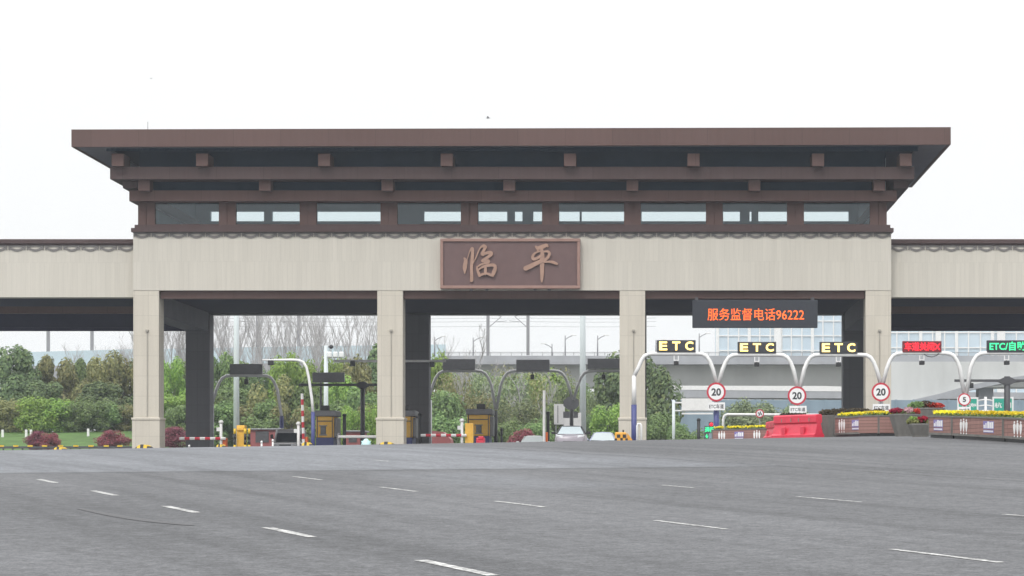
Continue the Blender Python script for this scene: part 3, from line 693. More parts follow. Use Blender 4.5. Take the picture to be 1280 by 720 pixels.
# ------------------------------------------------------------------ booths, barriers, cushions
def booth(label, x0, x1, ytop, Y, win, beacon, blue=True):
    X0, X1 = wx(x0,Y), wx(x1,Y); X = (X0+X1)/2; g0 = G(X,Y); zt = wz(ytop,Y)
    g = thing('toll_booth', label, 'booth', (X, Y, g0), 'yellow toll booths')
    zb = wz(ytop+26.5,Y)
    mb = MB(); mb.bbox((X0, Y, zb), (X1, Y+2.6, zt), .06); part('body', mb, 'yellow', g)
    mb = MB(); mb.bbox((X0+.01, Y-.04, g0-.1), (X1-.01, Y+2.6, zb), .03); part('skirt', mb, 'blue', g)
    mb = MB(); mb.bbox((X0-.1, Y-.15, zt), (X1+.2, Y+2.8, zt+.42), .08); part('roof', mb, 'grey', g)
    mb = MB(); c = wx(beacon,Y); mb.bbox((c-.3, Y+.1, zt+.425), (c+.3, Y+.4, zt+.78), .03); part('beacon_box', mb, 'black', g)
    mb = MB(); mb.box((X0+.1, Y-.05, zt-.36), (X1-.1, Y-.002, zt-.30)); mb.box((X0+.06, Y-.03, zb), (X0+.12, Y-.002, zt)); mb.box((X1-.12, Y-.03, zb), (X1-.06, Y-.002, zt)); part('trim', mb, 'dkgrey', g)
    a, b_, c, d = win; mb = MB(); mb.ring((wx(a,Y)-.08, Y-.06, wx(b_,Y)+.08, Y+.02), (wx(a,Y), Y-.055, wx(b_,Y), Y+.015), wz(d,Y)-.08, wz(d,Y)); mb.box((wx(a,Y)-.08, Y-.06, wz(c,Y)), (wx(b_,Y)+.08, Y-.002, wz(c,Y)+.08)); part('window_sill', mb, 'grey', g)
    mb = MB(); mb.bbox((wx(a,Y), Y-.03, wz(d,Y)), (wx(b_,Y), Y+.02, wz(c,Y)), .02); part('window', mb, 'carglass', g)
    mb = MB(); mb.bbox((X1, Y+.3, zb), (X1+.22, Y+2.3, zt-.1), .03); part('side_window', mb, 'grey', g)
    return g
booth('yellow toll booth behind the bent white pole, left of the second column', 395, 417, 520.5, 180, (400.5,407.5,533,543), 406)
booth('yellow toll booth mostly hidden behind the second stone column', 494, 515.5, 520.5, 181, (499,504,533,543), 506)
booth('yellow toll booth with blue skirt between the second and third columns', 584, 612, 518.5, 182, (595,602,532,541), 601)
def cushion(label, x0, x1, ytop, Y):               # striped hump
    X0, X1 = wx(x0,Y), wx(x1,Y); g0 = G((X0+X1)/2, Y); h = wz(ytop,Y)-g0; w = X1-X0; n = 14
    g = thing('island_nose', label, 'barrier', ((X0+X1)/2, Y, g0), 'yellow and black striped island noses')
    top = [(X0+w*i/n, g0+h*math.sin(math.pi*max(.07, min(.93, i/n)))**.45) for i in range(n+1)]
    mb = MB(); vs = []; idx = []
    for i, (x, z) in enumerate(top):
        sk = .10*w
        vs += [(x-sk*.6, Y-.25, g0-.1), (x, Y, z), (x, Y+1.5, z), (x, Y+1.6, g0-.1)]
    fs = []
    for i in range(n):
        for q in range(3): fs.append((4*i+q, 4*i+4+q, 4*i+5+q, 4*i+1+q)); idx.append((i//2) % 2)
    fs += [(0,1,2,3), (4*n+3,4*n+2,4*n+1,4*n)]; idx += [0, 0]
    mb.add(vs, fs); two_tone('striped_nose', mb, M['hazyellow'], M['black'], g, idx)
cushion('striped island nose at the foot of the first stone column', 163, 192, 555.5, 160)
cushion('striped island nose in front of the lawn near the left edge', 61, 84, 558.5, 160)
cushion('striped island nose at the foot of the bent white pole', 371, 393, 552.5, 160)
cushion('striped island nose at the foot of the second stone column', 466, 499, 552, 162)
cushion('striped island nose beside the red and white boom at left', 266, 282, 555, 164)
def boom(label, xa, xb, y, Y, cab, mcab='orange', upright=False, base=None, reds=True):
    g0 = G(wx(cab[0],Y), Y)
    g = thing('barrier_gate', label, 'barrier', (wx(cab[0],Y), Y, g0), 'lane barrier gates')
    arm = MB(); PP = []
    n = 9
    for i in range(n+1):
        t = i/n
        PP.append(at(xa+(xb-xa)*t, y[0]+(y[1]-y[0])*t, Y) if upright else at(xa+(xb-xa)*t, y, Y))
    arm.tube(PP, .10, 6, True, False)
    two_tone('boom_arm', arm, M['white'], M['boomred'] if reds else M['white'], g, [(k//6) % 2 if k < 54 else 0 for k in range(56)])
    X = wx(cab[0],Y); w = (cab[1]-cab[0])*Y/F
    mb = MB(); mb.bbox((X, Y+.15, g0-.05), (X+w, Y+.75, wz(cab[2],Y)), .04); part('cabinet', mb, mcab, g)
    if base:
        mb = MB(); q = at(base[0], base[1], Y); mb.tube([(q.x, Y+.1, g0-.1), (q.x, Y+.1, q.z)], .10, 8); mb.lathe([(.05,-.14),(.16,-.06),(.17,.04),(.06,.14)], (q.x, Y+.1, q.z), 'Z', 10); mb.box((q.x-.3, Y+.05, q.z-.62), (q.x+.05, Y+.16, q.z-.36)); part('camera_post', mb, 'white', g)
boom('lowered red and white boom with orange cabinet in front of the first rear column', 224.5, 282, 548.2, 172, (276.5,282.5,547.5), 'orange', base=(276,527.5))
boom('raised red and white boom standing upright beside the grey van', 377.5, 379.5, (492,556), 172, (379,384,546), 'orange', True, base=(372.8,529.5))
boom('lowered pale boom between the left booth and the second column', 423, 474, 546, 174, (421,424.5,541), 'grey', reds=False)
boom('lowered white boom left of the yellow booth in the middle opening', 526, 583, 544.2, 172, (581,591.5,529), 'yellow', base=(577.3,525.5))
boom('raised white boom standing upright between the white and silver cars', 680.2, 680, (488,553), 172, (680.8,684.5,540), 'orange', True, reds=False)
# payment machine with striped bollards
Y = 170; X = wx(302,Y); g = thing('toll_machine', 'ochre toll machine guarded by striped bollards beside the pale mast', 'machine', (X, Y, G(X,Y)))
mb = MB(); mb.bbox((wx(295.5,Y), Y, G(X,Y)-.1), (wx(306,Y), Y+.9, wz(531.5,Y)), .06); mb.bbox((wx(296.5,Y), Y-.12, wz(538,Y)), (wx(305,Y), Y+.3, wz(534,Y)), .03); part('body', mb, 'yellow', g)
for bx in (294.5, 307.5, 312.5):
    a, b_ = MB(), MB()
    for i in range(6):
        z0 = G(X,Y)+.36*i; (a if i in (2,5) else b_).tube([(wx(bx,Y), Y-.35, z0), (wx(bx,Y), Y-.35, z0+.36)], .085, 8)
    q = part('bollard', b_, 'black', g); part('band', a, 'hazyellow', q)
# crash barrel box with black patches beside blue post
Y = 150; X = wx(776,Y); g = thing('crash_cushion', 'amber crash cushion with black patches beside the blue gantry foot', 'barrier', (X, Y, G(X,Y)))
g0 = G(X,Y)
mb = MB(); mb.bbox((wx(768.5,Y), Y, g0-.05), (wx(783,Y), Y+1.1, wz(540.2,Y)), .07); mb.prism([(wx(783,Y)-.02, g0), (wx(790.5,Y), g0), (wx(790,Y), wz(549,Y)), (wx(784,Y), wz(541,Y))], Y+.2, Y+1.1); part('body', mb, 'amber', g)
mb = MB()
for x, y in ((773.3,545.2),(780.5,545.2),(776.9,549),(769.8,549.5),(783.2,549.5)): k = 2.1 if y < 546 else 1.5; mb.box((wx(x-k,Y), Y-.012, wz(y+k,Y)), (wx(x+k,Y), Y+.02, wz(y-k,Y)))
mb.box((wx(778,Y),Y+.3,wz(540.3,Y)),(wx(780,Y),Y+.5,wz(537.3,Y))); part('black_patch', mb, 'black', g)
# white hoop bollard
Y = 157; p0 = at(798,540,Y); mb = MB(); z0 = G(p0.x,Y)-.1
mb.tube([(wx(796.6,Y),Y,z0),(wx(796.6,Y),Y,wz(532,Y)),(wx(797.5,Y),Y,wz(530,Y)),(wx(800.5,Y),Y,wz(530,Y)),(wx(801.5,Y),Y,wz(532,Y)),(wx(801.5,Y),Y,z0)], .07, 8)
solo('hoop_barrier', mb, 'white', 'white bent hoop beside the blue foot of the leftmost ETC arch', 'barrier', (p0.x, Y, z0))
# thin posts
def post(label, x, y0, Y, r, m, x2=None):
    X = wx(x,Y); mb = MB(); g0 = G(X,Y); mb.tube([(X,Y,g0-.1),(X,Y,wz(y0+1,Y))], r, 8); mb.lathe([(r*1.25,0),(r*1.25,.1),(r*.6,.16)], (X,Y,wz(y0+1,Y)), 'Z', 8)
    return solo('marker_post', mb, m, label, 'post', (X,Y,g0), 'slim marker posts')
post('slim black post in the opening right of the third column', 873.3, 525, 165, .10, 'black')
post('slim black post left of the silver car', 685, 516, 190, .12, 'black')
post('slim dark post left of the dark T-shaped post', 430.5, 519, 178, .12, 'black')
post('slim dark post in front of the second rear column', 525, 518, 178, .12, 'black')
post('small white post right of the grey van', 347-6, 551, 163, .06, 'white')
post('small white post below the lowered red and white boom', 236.5, 558, 166, .06, 'white')
post('short white post between the toll machine and the van', 327, 553, 163, .06, 'white')
post('slim dark post just right of the middle yellow booth', 627, 537, 185, .08, 'dkgrey')
# red cladding building beyond the left lanes, and red canopy
def redblock(label, x0, x1, ytop, Y, wins):
    X0, X1 = wx(x0,Y), wx(x1,Y); g0 = G((X0+X1)/2,Y); g = thing('kiosk', label, 'kiosk', ((X0+X1)/2, Y, g0))
    mb = MB(); mb.box((X0,Y,g0-.3),(X1,Y+4,wz(ytop,Y))); part('wall', mb, 'redroof', g)
    mb = MB(); mb.bbox((X0-.2,Y-.2,wz(ytop,Y)),(X1+.2,Y+4.2,wz(ytop-2,Y)),.05); part('roof', mb, 'grey', g)
    for a, b_, c, d in wins:
        mb = MB(); mb.box((wx(a,Y),Y-.05,wz(d,Y)),(wx(b_,Y),Y-.002,wz(c,Y))); part('window', mb, 'dkgrey', g)
redblock('low red kiosk with a grey window behind the toll machine', 311, 344, 537.5, 215, [(319.5,336,539,553)])
redblock('low red kiosk in the gap right of the left booth', 432, 452, 540, 216, [(436,446,545,553)])
mb = MB(); Y = 214; mb.prism([(wx(537,Y), G(-15,Y)-.2), (wx(567,Y), G(-15,Y)-.2), (wx(563,Y), wz(549,Y)), (wx(554,Y), wz(540,Y)), (wx(537,Y), wz(538,Y))], Y, Y+3)
solo('red_tarpaulin', mb, 'redroof', 'dark red covered heap behind the lowered white boom', 'cover', (wx(552,Y), Y, G(-15,Y)))
p = at(601,549,170); mb = MB(); mb.bbox((wx(595,170),170,G(p.x,170)-.05),(wx(606,170),170.6,wz(547,170)),.08); mb.bbox((wx(597.5,170),169.96,wz(549.5,170)),(wx(604.5,170),170.5,wz(545.2,170)),.05)
solo('small_barrier', mb, 'red', 'small red barrier in front of the middle yellow booth', 'barrier', (p.x,170,G(p.x,170)))
p = at(464,553,168); mb = MB(); mb.lathe([(.30,0),(.33,.4),(.25,.62),(.08,.80)], (p.x,165,wz(557,165)-.35), 'Z', 12); mb.box((p.x-.3,164.9,wz(553,165)),(p.x+.3,165.1,wz(551,165)))
solo('covered_cone', mb, 'cyan', 'pale cyan wrapped cone beside the striped nose of the second column', 'cone', (p.x,165,G(p.x,165)))
p = at(682,545,171)

# ------------------------------------------------------------------ light masts, floodlights
def mast(label, x, w0, w1, Y, ztop):
    X = wx(x,Y); g = thing('light_mast', label, 'mast', (X,Y,G(X,Y)), 'pale steel light masts')
    mb = MB(); mb.tube([(X,Y,G(X,Y)-.2),(X,Y,ztop)], [w0*Y/F/2, w1*Y/F/2], 12); part('pole', mb, 'galv', g)
    mb = MB(); mb.lathe([(.35,0),(.9,.1),(.9,.25),(.3,.35)], (X,Y,ztop-.02), 'Z', 12)
    for k in range(6):
        a = k*math.pi/3; mb.bbox((X+.9*math.cos(a)-.2, Y+.9*math.sin(a)-.2, ztop-.25), (X+.9*math.cos(a)+.2, Y+.9*math.sin(a)+.2, ztop+.05), .04)
    part('lamp_ring', mb, 'teallamp', g)
    return g
mast('pale steel mast rising behind the toll machine, left opening', 295.5, 8, 5.4, 225, 20.5)
mast('thick pale steel mast behind the silver car, middle opening', 728.5, 9, 6.0, 215, 19.5)
Y = 228; X = wx(407.5,Y); g = thing('floodlight_mast', 'pale mast with white floodlight cluster above the left yellow booth', 'mast', (X,Y,G(X,Y)))
mb = MB(); mb.tube([(X,Y,G(X,Y)-.2),(X,Y,wz(432,Y))], [.24,.17], 10); part('pole', mb, 'galv', g)
mb = MB(); mb.tube([at(404,447.5,Y), at(428,446,Y)], .06, 6); part('crossarm', mb, 'white', g)
for x in (412, 419.5, 427):
    mb = MB(); q = at(x,444,Y); mb.bbox((q.x-.2,Y-.3,q.z-.2),(q.x+.2,Y+.1,q.z+.3),.08); mb.tube([(q.x,Y,q.z-.2),at(x,447,Y)], .04, 6); part('floodlight', mb, 'teallamp', g)
mb = MB(); q = at(414,433.5,Y); mb.lathe([(.03,-.2),(.16,-.12),(.2,0),(.14,.14),(.03,.2)], q, 'Z', 10); mb.tube([q, at(407.5,434,Y)], .03, 6); part('camera', mb, 'black', g)
# signs seen from behind in the middle opening
Y = 200; X = wx(714,Y); g = thing('road_sign', 'grey road signs seen from behind above the silver car', 'sign', (X,Y,G(X,Y)))
mb = MB(); mb.tube([(X,Y+.2,G(X,Y)-.1),(X,Y+.2,wz(497,Y))], .09, 8); part('post', mb, 'dkgrey', g)
mb = MB(); c = at(714,504,Y); mb.prism([(c.x+.66*math.cos(k*math.pi/4+.39), c.z+.55*math.sin(k*math.pi/4+.39)) for k in range(8)], Y, Y+.04); part('upper_back', mb, 'grey', g)
mb = MB(); mb.box((wx(704,Y),Y,wz(522.5,Y)),(wx(722.5,Y),Y+.05,wz(514.5,Y))); part('lower_back', mb, 'grey', g)
Y = 206; X = wx(699.5,Y); g = thing('notice_board', 'white notice board on legs beyond the black post', 'sign', (X,Y,G(X,Y)))
mb = MB(); mb.box((wx(692.5,Y),Y,wz(530.5,Y)),(wx(706,Y),Y+.06,wz(505,Y))); part('panel', mb, 'white', g)
mb = MB(); mb.box((wx(696.8,Y),Y-.01,wz(529,Y)),(wx(697.8,Y),Y-.001,wz(507,Y))); part('stripe', mb, 'grey', g)
mb = MB(); mb.tube([(wx(695,Y),Y+.1,G(X,Y)-.1),(wx(695,Y),Y+.1,wz(507,Y))], .05, 6); mb.tube([(wx(704,Y),Y+.1,G(X,Y)-.1),(wx(704,Y),Y+.1,wz(507,Y))], .05, 6); part('leg', mb, 'grey', g)
Y = 208; X = wx(715,Y); g = thing('notice_board', 'wide white notice board behind the grey sign backs', 'sign', (X,Y,G(X,Y)))
mb = MB(); mb.box((wx(704.5,Y),Y,wz(534,Y)),(wx(726.5,Y),Y+.06,wz(516,Y))); part('panel', mb, 'white', g)
mb = MB(); mb.tube([(wx(708,Y),Y+.1,G(X,Y)-.1),(wx(708,Y),Y+.1,wz(517,Y))], .05, 6); mb.tube([(wx(723,Y),Y+.1,G(X,Y)-.1),(wx(723,Y),Y+.1,wz(517,Y))], .05, 6); part('leg', mb, 'grey', g)
# white overhead sign panel right of the third column
Y = 235; X = wx(842,Y); g = thing('overhead_sign', 'pale overhead sign panel on a grey post right of the third column', 'sign', (X,Y,G(X,Y)))
mb = MB(); mb.tube([(X,Y,G(X,Y)-.2),(X,Y,wz(500,Y))], .14, 8); part('post', mb, 'galv', g)
mb = MB(); mb.tube([at(842,503.5,Y),at(892,503.5,Y)], .08, 6); mb.tube([at(842,513.5,Y),at(892,513.5,Y)], .08, 6); part('arm', mb, 'offwhite', g)
mb = MB(); mb.box((wx(852,Y),Y-.15,wz(513,Y)),(wx(890,Y),Y-.09,wz(498,Y))); mb.box((wx(852,Y),Y-.14,wz(518,Y)),(wx(891,Y),Y-.1,wz(516,Y))); part('panel', mb, 'white', g)

# ------------------------------------------------------------------ green direction signs at right
def green_sign(label, x0, y0, x1, y1, txt, tb, Y):
    X = wx((x0+x1)/2,Y); g = thing('direction_sign', label, 'sign', (X,Y,G(X,Y)), 'green direction signs beyond the right lanes')
    mb = MB(); mb.box((wx(x0,Y),Y,wz(y1,Y)),(wx(x1,Y),Y+.06,wz(y0,Y))); part('panel', mb, 'signgreen', g)
    mb = MB(); t = .14; a, b_, c, d = wx(x0,Y), wx(x1,Y), wz(y1,Y), wz(y0,Y)
    for q in (((a,c),(b_,c+t)),((a,d-t),(b_,d)),((a,c+t),(a+t,d-t)),((b_-t,c+t),(b_,d-t))): mb.box((q[0][0],Y-.008,q[0][1]),(q[1][0],Y-.001,q[1][1]))
    part('border', mb, 'signwhite', g)
    part('lettering', text_mb(txt, wx(tb[0],Y), wx(tb[1],Y), wz(tb[3],Y), wz(tb[2],Y), Y-.001, .008, .02), 'signwhite', g)
    mb = MB()
    for x in (x0+5, x1-5): mb.tube([(wx(x,Y),Y+.2,G(X,Y)-.2),(wx(x,Y),Y+.2,wz(y0+2,Y))], .09, 6)
    part('leg', mb, 'galv', g)
green_sign('green direction sign partly behind the five speed limit disc', 1196.5, 496.5, 1223, 520, '上海', (1199,1221,504,510), 215)
green_sign('green direction sign behind the dark T-shaped post', 1240.5, 496, 1267, 520, '杭 州', (1243,1264,503,510), 215)
Y = 225; X = wx(1232,Y); g = thing('lattice_mast', 'white lattice mast between the two green direction signs', 'mast', (X,Y,G(X,Y)))
mb = MB(); mb.tube([(X,Y,G(X,Y)-.2),(X,Y,wz(496,Y))], .11, 8); part('pole', mb, 'white', g)
mb = MB()
for y in (500, 507, 513.5): mb.tube([at(1222.5,y+.8,Y),at(1232,y-.6,Y),at(1241,y+.8,Y)], .06, 6)
part('crossarm', mb, 'white', g)
mb = MB(); Y = 230
# shelter with white rim
X = wx(962,Y); g = thing('lane_shelter', 'low white framed shelter behind the flower boxes and red barriers', 'shelter', (X,Y,G(X,Y)))
mb = MB(); mb.tube([(wx(904,Y),Y,G(X,Y)-.2),(wx(904,Y),Y,wz(524,Y)),(wx(905.5,Y),Y,wz(519.5,Y)),(wx(909,Y),Y,wz(518,Y)),(wx(1026,Y),Y,wz(518.5,Y))], .11, 8); mb.tube([(wx(1025,Y),Y,G(X,Y)-.2),(wx(1025,Y),Y,wz(519,Y))], .1, 8); part('frame', mb, 'white', g)
mb = MB(); mb.box((wx(909,Y),Y+.05,wz(519.5,Y)),(wx(1024,Y),Y+3,wz(518,Y))); part('roof', mb, 'white', g)
p = at(949.7,517,168); s = thing('height_limit_sign', 'small round red-rimmed sign above the far flower box', 'sign', (p.x,168,G(p.x,168)))
mb = MB(); mb.tube([(p.x,168.05,G(p.x,168)-.1),(p.x,168.05,p.z)], .04, 6); part('post', mb, 'grey', s)
mb = MB(); mb.lathe([(.28,0),(.28,.03)], (p.x,167.95,p.z), 'Y', 20, False); part('red_disc', mb, 'signred', s)
mb = MB(); mb.lathe([(.21,-.006),(.21,-.001)], (p.x,167.95,p.z), 'Y', 20, False); part('white_face', mb, 'signwhite', s)
mb = MB(); mb.prism([(p.x-.10,p.z-.14),(p.x-.02,p.z-.14),(p.x+.10,p.z+.14),(p.x+.02,p.z+.14)], 167.938, 167.943); mb.box((p.x-.13,167.938,p.z-.02),(p.x-.07,167.943,p.z+.1)); mb.box((p.x+.06,167.938,p.z-.1),(p.x+.13,167.943,p.z+.02)); part('symbol', mb, 'ink', s)

# ------------------------------------------------------------------ planters and red barriers
def tuft(mb, c, rx, ry, rz, n, s, rng=R):
    for _ in range(n):
        while True:
            q = Vector((rng.uniform(-1,1), rng.uniform(-1,1), rng.uniform(-1,1)))
            if q.length <= 1: break
        p = Vector((c[0]+q.x*rx, c[1]+q.y*ry, c[2]+q.z*rz)); k = s*rng.uniform(.6,1.3)
        qt = Quaternion((rng.gauss(0,1), rng.gauss(0,1), rng.gauss(0,1), rng.gauss(0,1))).normalized()
        vs = [p+qt@Vector(v) for v in ((-k,-.5*k,0),(k*.2,-.7*k,.1*k),(k,.1*k,0),(0,.7*k,.12*k))]
        mb.add(vs, [(0,1,2,3)])
def planter_box(label, P0, P1, h, w, motifs, group='long plank flower boxes', flower='petalyellow', lim=1.0, ew=1.0):
    """P0,P1 = ground ends (x,y) of the face towards the road; the box lies behind it"""
    a, b_ = Vector(P0), Vector(P1); d = (b_-a); L = d.length; d.normalize(); n = Vector((-d.y, d.x))
    if n.y < 0: n = -n
    mid = (a+b_)/2+n*w/2; z0, z1 = G(*P0), G(*P1)
    g = thing('flower_box', label, 'planter', (mid.x, mid.y, G(mid.x,mid.y)), group)
    X3 = Vector((d.x, d.y, (z1-z0)/L)); 
    T = Matrix.Translation((a.x, a.y, z0)) @ Matrix(((X3.x, n.x, 0, 0), (X3.y, n.y, 0, 0), (X3.z, 0, 1, 0), (0,0,0,1)))
    mb = MB(); mb.box((0,0,.12),(L,w,h), T); body = part('box', mb, 'wood', g)
    mb = MB(); mb.box((.03,.05,-.05),(L-.03,w-.05,.115), T); part('base', mb, 'black', g)  # inset black block paints the shadowed gap under the box
    mb = MB(); mb.box((-.02,-.025,h),(L+.02,.10,h+.05), T); mb.box((-.02,w-.1,h),(L+.02,w+.025,h+.05), T); mb.box((-.02,.1,h),(.1,w-.1,h+.05), T); mb.box((L-.1,.1,h),(L+.02,w-.1,h+.05), T)
    mb.box((-.015,-.015,.10),(.05,-.003,h), T); mb.box((L-.05,-.015,.10),(L+.015,-.003,h), T); mb.box((.05,-.012,.10),(L-.05,-.003,.17), T)
    part('rim', mb, 'concrete', g)
    for k, t in motifs:
        u = L*t
        mb = MB()
        if k == 'f':                              # three white slender figures over three dots
            for i in (-1,0,1):
                c = u+i*.30; top = h*.86+(.03 if i == 0 else 0)
                mb.prism([(c-.03,h*.36),(c+.03,h*.36),(c+.10,h*.58),(c+.115,h*.74),(c+.06,top-.03),(c-.06,top-.03),(c-.115,h*.74),(c-.10,h*.58)], -.012, -.003)
                mb.prism([(c+.06*math.cos(q*.785), top+.01+.035*math.sin(q*.785)) for q in range(8)], -.012, -.003)
                mb.prism([(c+.05*math.cos(q*.785), h*.27+.03*math.sin(q*.785)) for q in range(8)], -.012, -.003)
            for v in mb.v: v.x = u+(v.x-u)*ew; v.xyz = T @ v
            part('emblem', mb, 'signwhite', body)
        else:                                     # white and violet logo
            for i, (xx, ww, hh) in enumerate(((-.27,.07,.10),(-.16,.06,.15),(-.05,.10,.20),(.08,.08,.18),(.19,.10,.19))): mb.box((u+xx*1.75,-.012,h*.56),(u+(xx+ww)*1.75,-.006,h*.56+hh))
            for i in range(8): mb.box((u+(-.27+i*.07)*1.75,-.012,h*.39),(u+(-.225+i*.07)*1.75,-.006,h*.46))
            for v in mb.v: v.x = u+(v.x-u)*ew; v.xyz = T @ v
            lb = MB(); lb.box((u-.53,-.006,h*.52),(u+.56,-.003,h*.88)); lb.box((u-.51,-.006,h*.36),(u+.54,-.003,h*.48))
            for v in lb.v: v.x = u+(v.x-u)*ew; v.xyz = T @ v
            pp = part('logo', lb, 'purple', body); part('logo_mark', mb, 'signwhite', pp)
    fo, fl = MB(), MB(); nn = int(L*26)
    for i in range(nn):
        u = R.uniform(.05,L-.05)*lim+L*(1-lim); v = R.uniform(.08,w-.08); p = T@Vector((u,v,h+.05))
        tuft(fo, (p.x,p.y,p.z+.02), .09,.09,.09, 10, .045)
        tuft(fl, (p.x,p.y,p.z+.11), .10,.10,.05, 11, .042)
    o = part('leaves', fo, 'leafmid', g, recalc=False); part('flowers', fl, flower, g, recalc=False)
    return g
YL = lambda x: 21.91/((x-VX)/F+.159)              # the near row runs towards the camera along x = 8.87+(82-y)*.159
def near(x): Yd = YL(x); return (wx(x,Yd), Yd)
planter_box('plank flower box with one logo, left end of the near row', near(1161), near(1189.5), .66, .95, [('l',.42)])
planter_box('plank flower box with white figures and logo, middle of the near row', near(1190.5), near(1253.5), .66, .95, [('f',.24),('l',.73)])
planter_box('plank flower box with white figures, cut by the right edge', near(1254.5), near(1333), .66, .95, [('f',.24),('l',.75)])
planter_box('plank flower box behind the red barriers and left of the round pots', (wx(1043.5,97.5),97.5), (wx(1098,93),93), .72, .9, [('f',.17),('l',.5),('f',.82)], ew=.85)
planter_box('short reddish flower box end turned towards the tapered pots', (wx(1098.5,93),93), (wx(1114,93.6),93.6), .72, .9, [])
planter_box('plank flower box just right of the red barriers', (wx(1008,104),104), (wx(1029,103),103), .74, .9, [])
planter_box('far plank flower box left of the red barriers', (wx(890,122),122), (wx(962,121),121), .70, .9, [('f',.17),('l',.47),('f',.78)], ew=.42)
def pot(label, x, ytop, wtop, wbot, Y, h, plants, group='tapered grey concrete pots'):
    X = wx(x,Y); g0 = G(X,Y); rt, rb = wtop*Y/F/2, wbot*Y/F/2
    g = thing('flower_pot', label, 'planter', (X,Y,g0), group)
    zt = wz(ytop,Y) if h is None else g0+h
    mb = MB(); mb.lathe([(rb*.96,-.03),(rb,.05),(rt,zt-g0-.08),(rt*1.03,zt-g0-.06),(rt*1.03,zt-g0),(rt*.9,zt-g0),(rt*.88,zt-g0-.08)], (X,Y,g0), 'Z', 8, False); part('pot', mb, 'concrete', g)
    for i, (m, dx, dz, rx, rz, n) in enumerate(plants):
        mb = MB(); c = (X+dx*rt, Y, zt+dz)
        tuft(mb, c, rx*rt, .6*rt, rz, n, .05); part('leaves' if m.startswith('leaf') else 'flowers', mb, m, g, recalc=False)
    return g
pot('tapered grey pot with red and pink flowers between two flower boxes', 1131, 517.5, 39, 25, 88, None, [('leafmid',0,.03,.9,.09,300),('petalred',-.55,.10,.45,.10,420),('petalpink',.2,.10,.35,.13,240),('petalred',.75,.09,.25,.09,160)])
pot('high grey pot with green plants and crimson flowers behind the tapered pots', 1158, 510, 46, 34, 93, None, [('leafmid',-.5,.08,.5,.16,600),('leafhedge',0,.12,.6,.14,300),('petalred',.4,.08,.6,.10,600)])
pot('low dark pot with yellowish plants beside the near flower boxes', 1150.5, 529.5, 31, 21, 84.5, None, [('leafolive',-.55,.07,.6,.14,500),('petalred',.15,.14,.45,.09,320),('leafolive',.6,.06,.5,.10,260),('leaflime',-.6,.16,.35,.06,90)])
pot('tapered grey pot left of the flower box behind the barriers', 1034.5, 519, 20, 15, 98.5, None, [('leafhedge',0,.08,1.2,.12,500)])
mb = MB(); 
for i in range(26):
    t = i/25; Yd = 99.5; x = 1030+72*t; q = at(x, 514.5-1.5*math.sin(3.1*t)+R.uniform(-.8,.8), Yd); tuft(mb, (q.x,Yd,q.z-.05), .16,.3,.14, 60, .05)
X = wx(1066,99.5); g = thing('raised_planter', 'long hedge planter with dark reddish plants behind the flower boxes', 'planter', (X,99.5,G(X,99.5)))
part('hedge', mb, 'leafhedge', g, recalc=False)
mb = MB(); mb.bbox((wx(1029,99.5),99.1,G(X,99.5)-.05),(wx(1103,99.5),99.9,wz(516.5,99.5)),.04); part('trough', mb, 'concrete', g)
Yd = 108; X = wx(990,Yd); g = thing('shrub_box', 'low dark shrub peeking over the red barriers', 'planter', (X,Yd,G(X,Yd)))
mb = MB(); mb.bbox((wx(978,Yd),Yd,G(X,Yd)-.05),(wx(1008,Yd),Yd+.8,G(X,Yd)+.7),.04); part('trough', mb, 'concrete', g)
mb = MB()
for i in range(14): q = at(980+2*i, 519.5, Yd); tuft(mb, (q.x,Yd+.4,q.z), .2,.3,.12, 60, .05)
q0 = G(X,Yd)+.7
for i in range(14): q = at(980+2*i, 519.5, Yd); tuft(mb, (q.x,Yd+.4,(q.z+q0)/2), .15,.25,(q.z-q0)/2+.05, 40, .05)
part('hedge', mb, 'leafhedge', g, recalc=False)
def water_barrier(label, P0, P1, h):
    a, b_ = Vector(P0), Vector(P1); d = (b_-a); L = d.length; d.normalize(); n = Vector((-d.y, d.x)); n = n if n.y > 0 else -n
    z0, z1 = G(*P0), G(*P1); m_ = (a+b_)/2
    g = thing('water_barrier', label, 'barrier', (m_.x,m_.y,G(m_.x,m_.y)), 'red plastic water barriers')
    T = Matrix.Translation((a.x,a.y,(z0))) @ Matrix(((d.x,n.x,0,0),(d.y,n.y,0,0),((z1-z0)/L,0,1,0),(0,0,0,1)))
    mb = MB(); prof = [(-.05,0),(-.05,.10),(.02,.16),(.10,.52*h),(.12,.60*h),(.06,.66*h),(.06,h-.05),(.10,h),(.30,h),(.34,h-.05),(.34,.66*h),(.28,.60*h),(.30,.52*h),(.38,.16),(.45,.10),(.45,0)]
    st = [0,.05,.06,.10]+[L-.10,L-.06,L-.05,L]
    vs = []
    for i, u in enumerate(st):
        inset = .03 if i in (0,len(st)-1) else 0
        for (y_, z_) in prof: vs.append(T@Vector((u, .2+(y_-.2)*(1-inset*2), z_*(1-inset*.4)+.01)))
    np_ = len(prof); fs = [(i*np_+k, i*np_+(k+1)%np_, (i+1)*np_+(k+1)%np_, (i+1)*np_+k) for i in range(len(st)-1) for k in range(np_)]
    fs += [tuple(range(np_)), tuple((len(st)-1)*np_+k for k in range(np_))]
    mb.add(vs, fs)
    for u in (.28,.72): mb.bbox((L*u-.13,-.035,.12),(L*u+.13,.02,.5*h), .03, T)
    body = part('shell', mb, 'red', g)
    mb = MB()
    for u in (.2,.42,.6,.84): mb.bbox((L*u-.035,.045,.70*h),(L*u+.035,.058,.86*h), .01, T)
    part('slot', mb, 'petalpinkflat', body) if False else part('slot', mb, 'plframe', body)
water_barrier('large red plastic water barrier nearest the tapered pots', (wx(965,99),99), (wx(1018.5,96.5),96.5), .88)
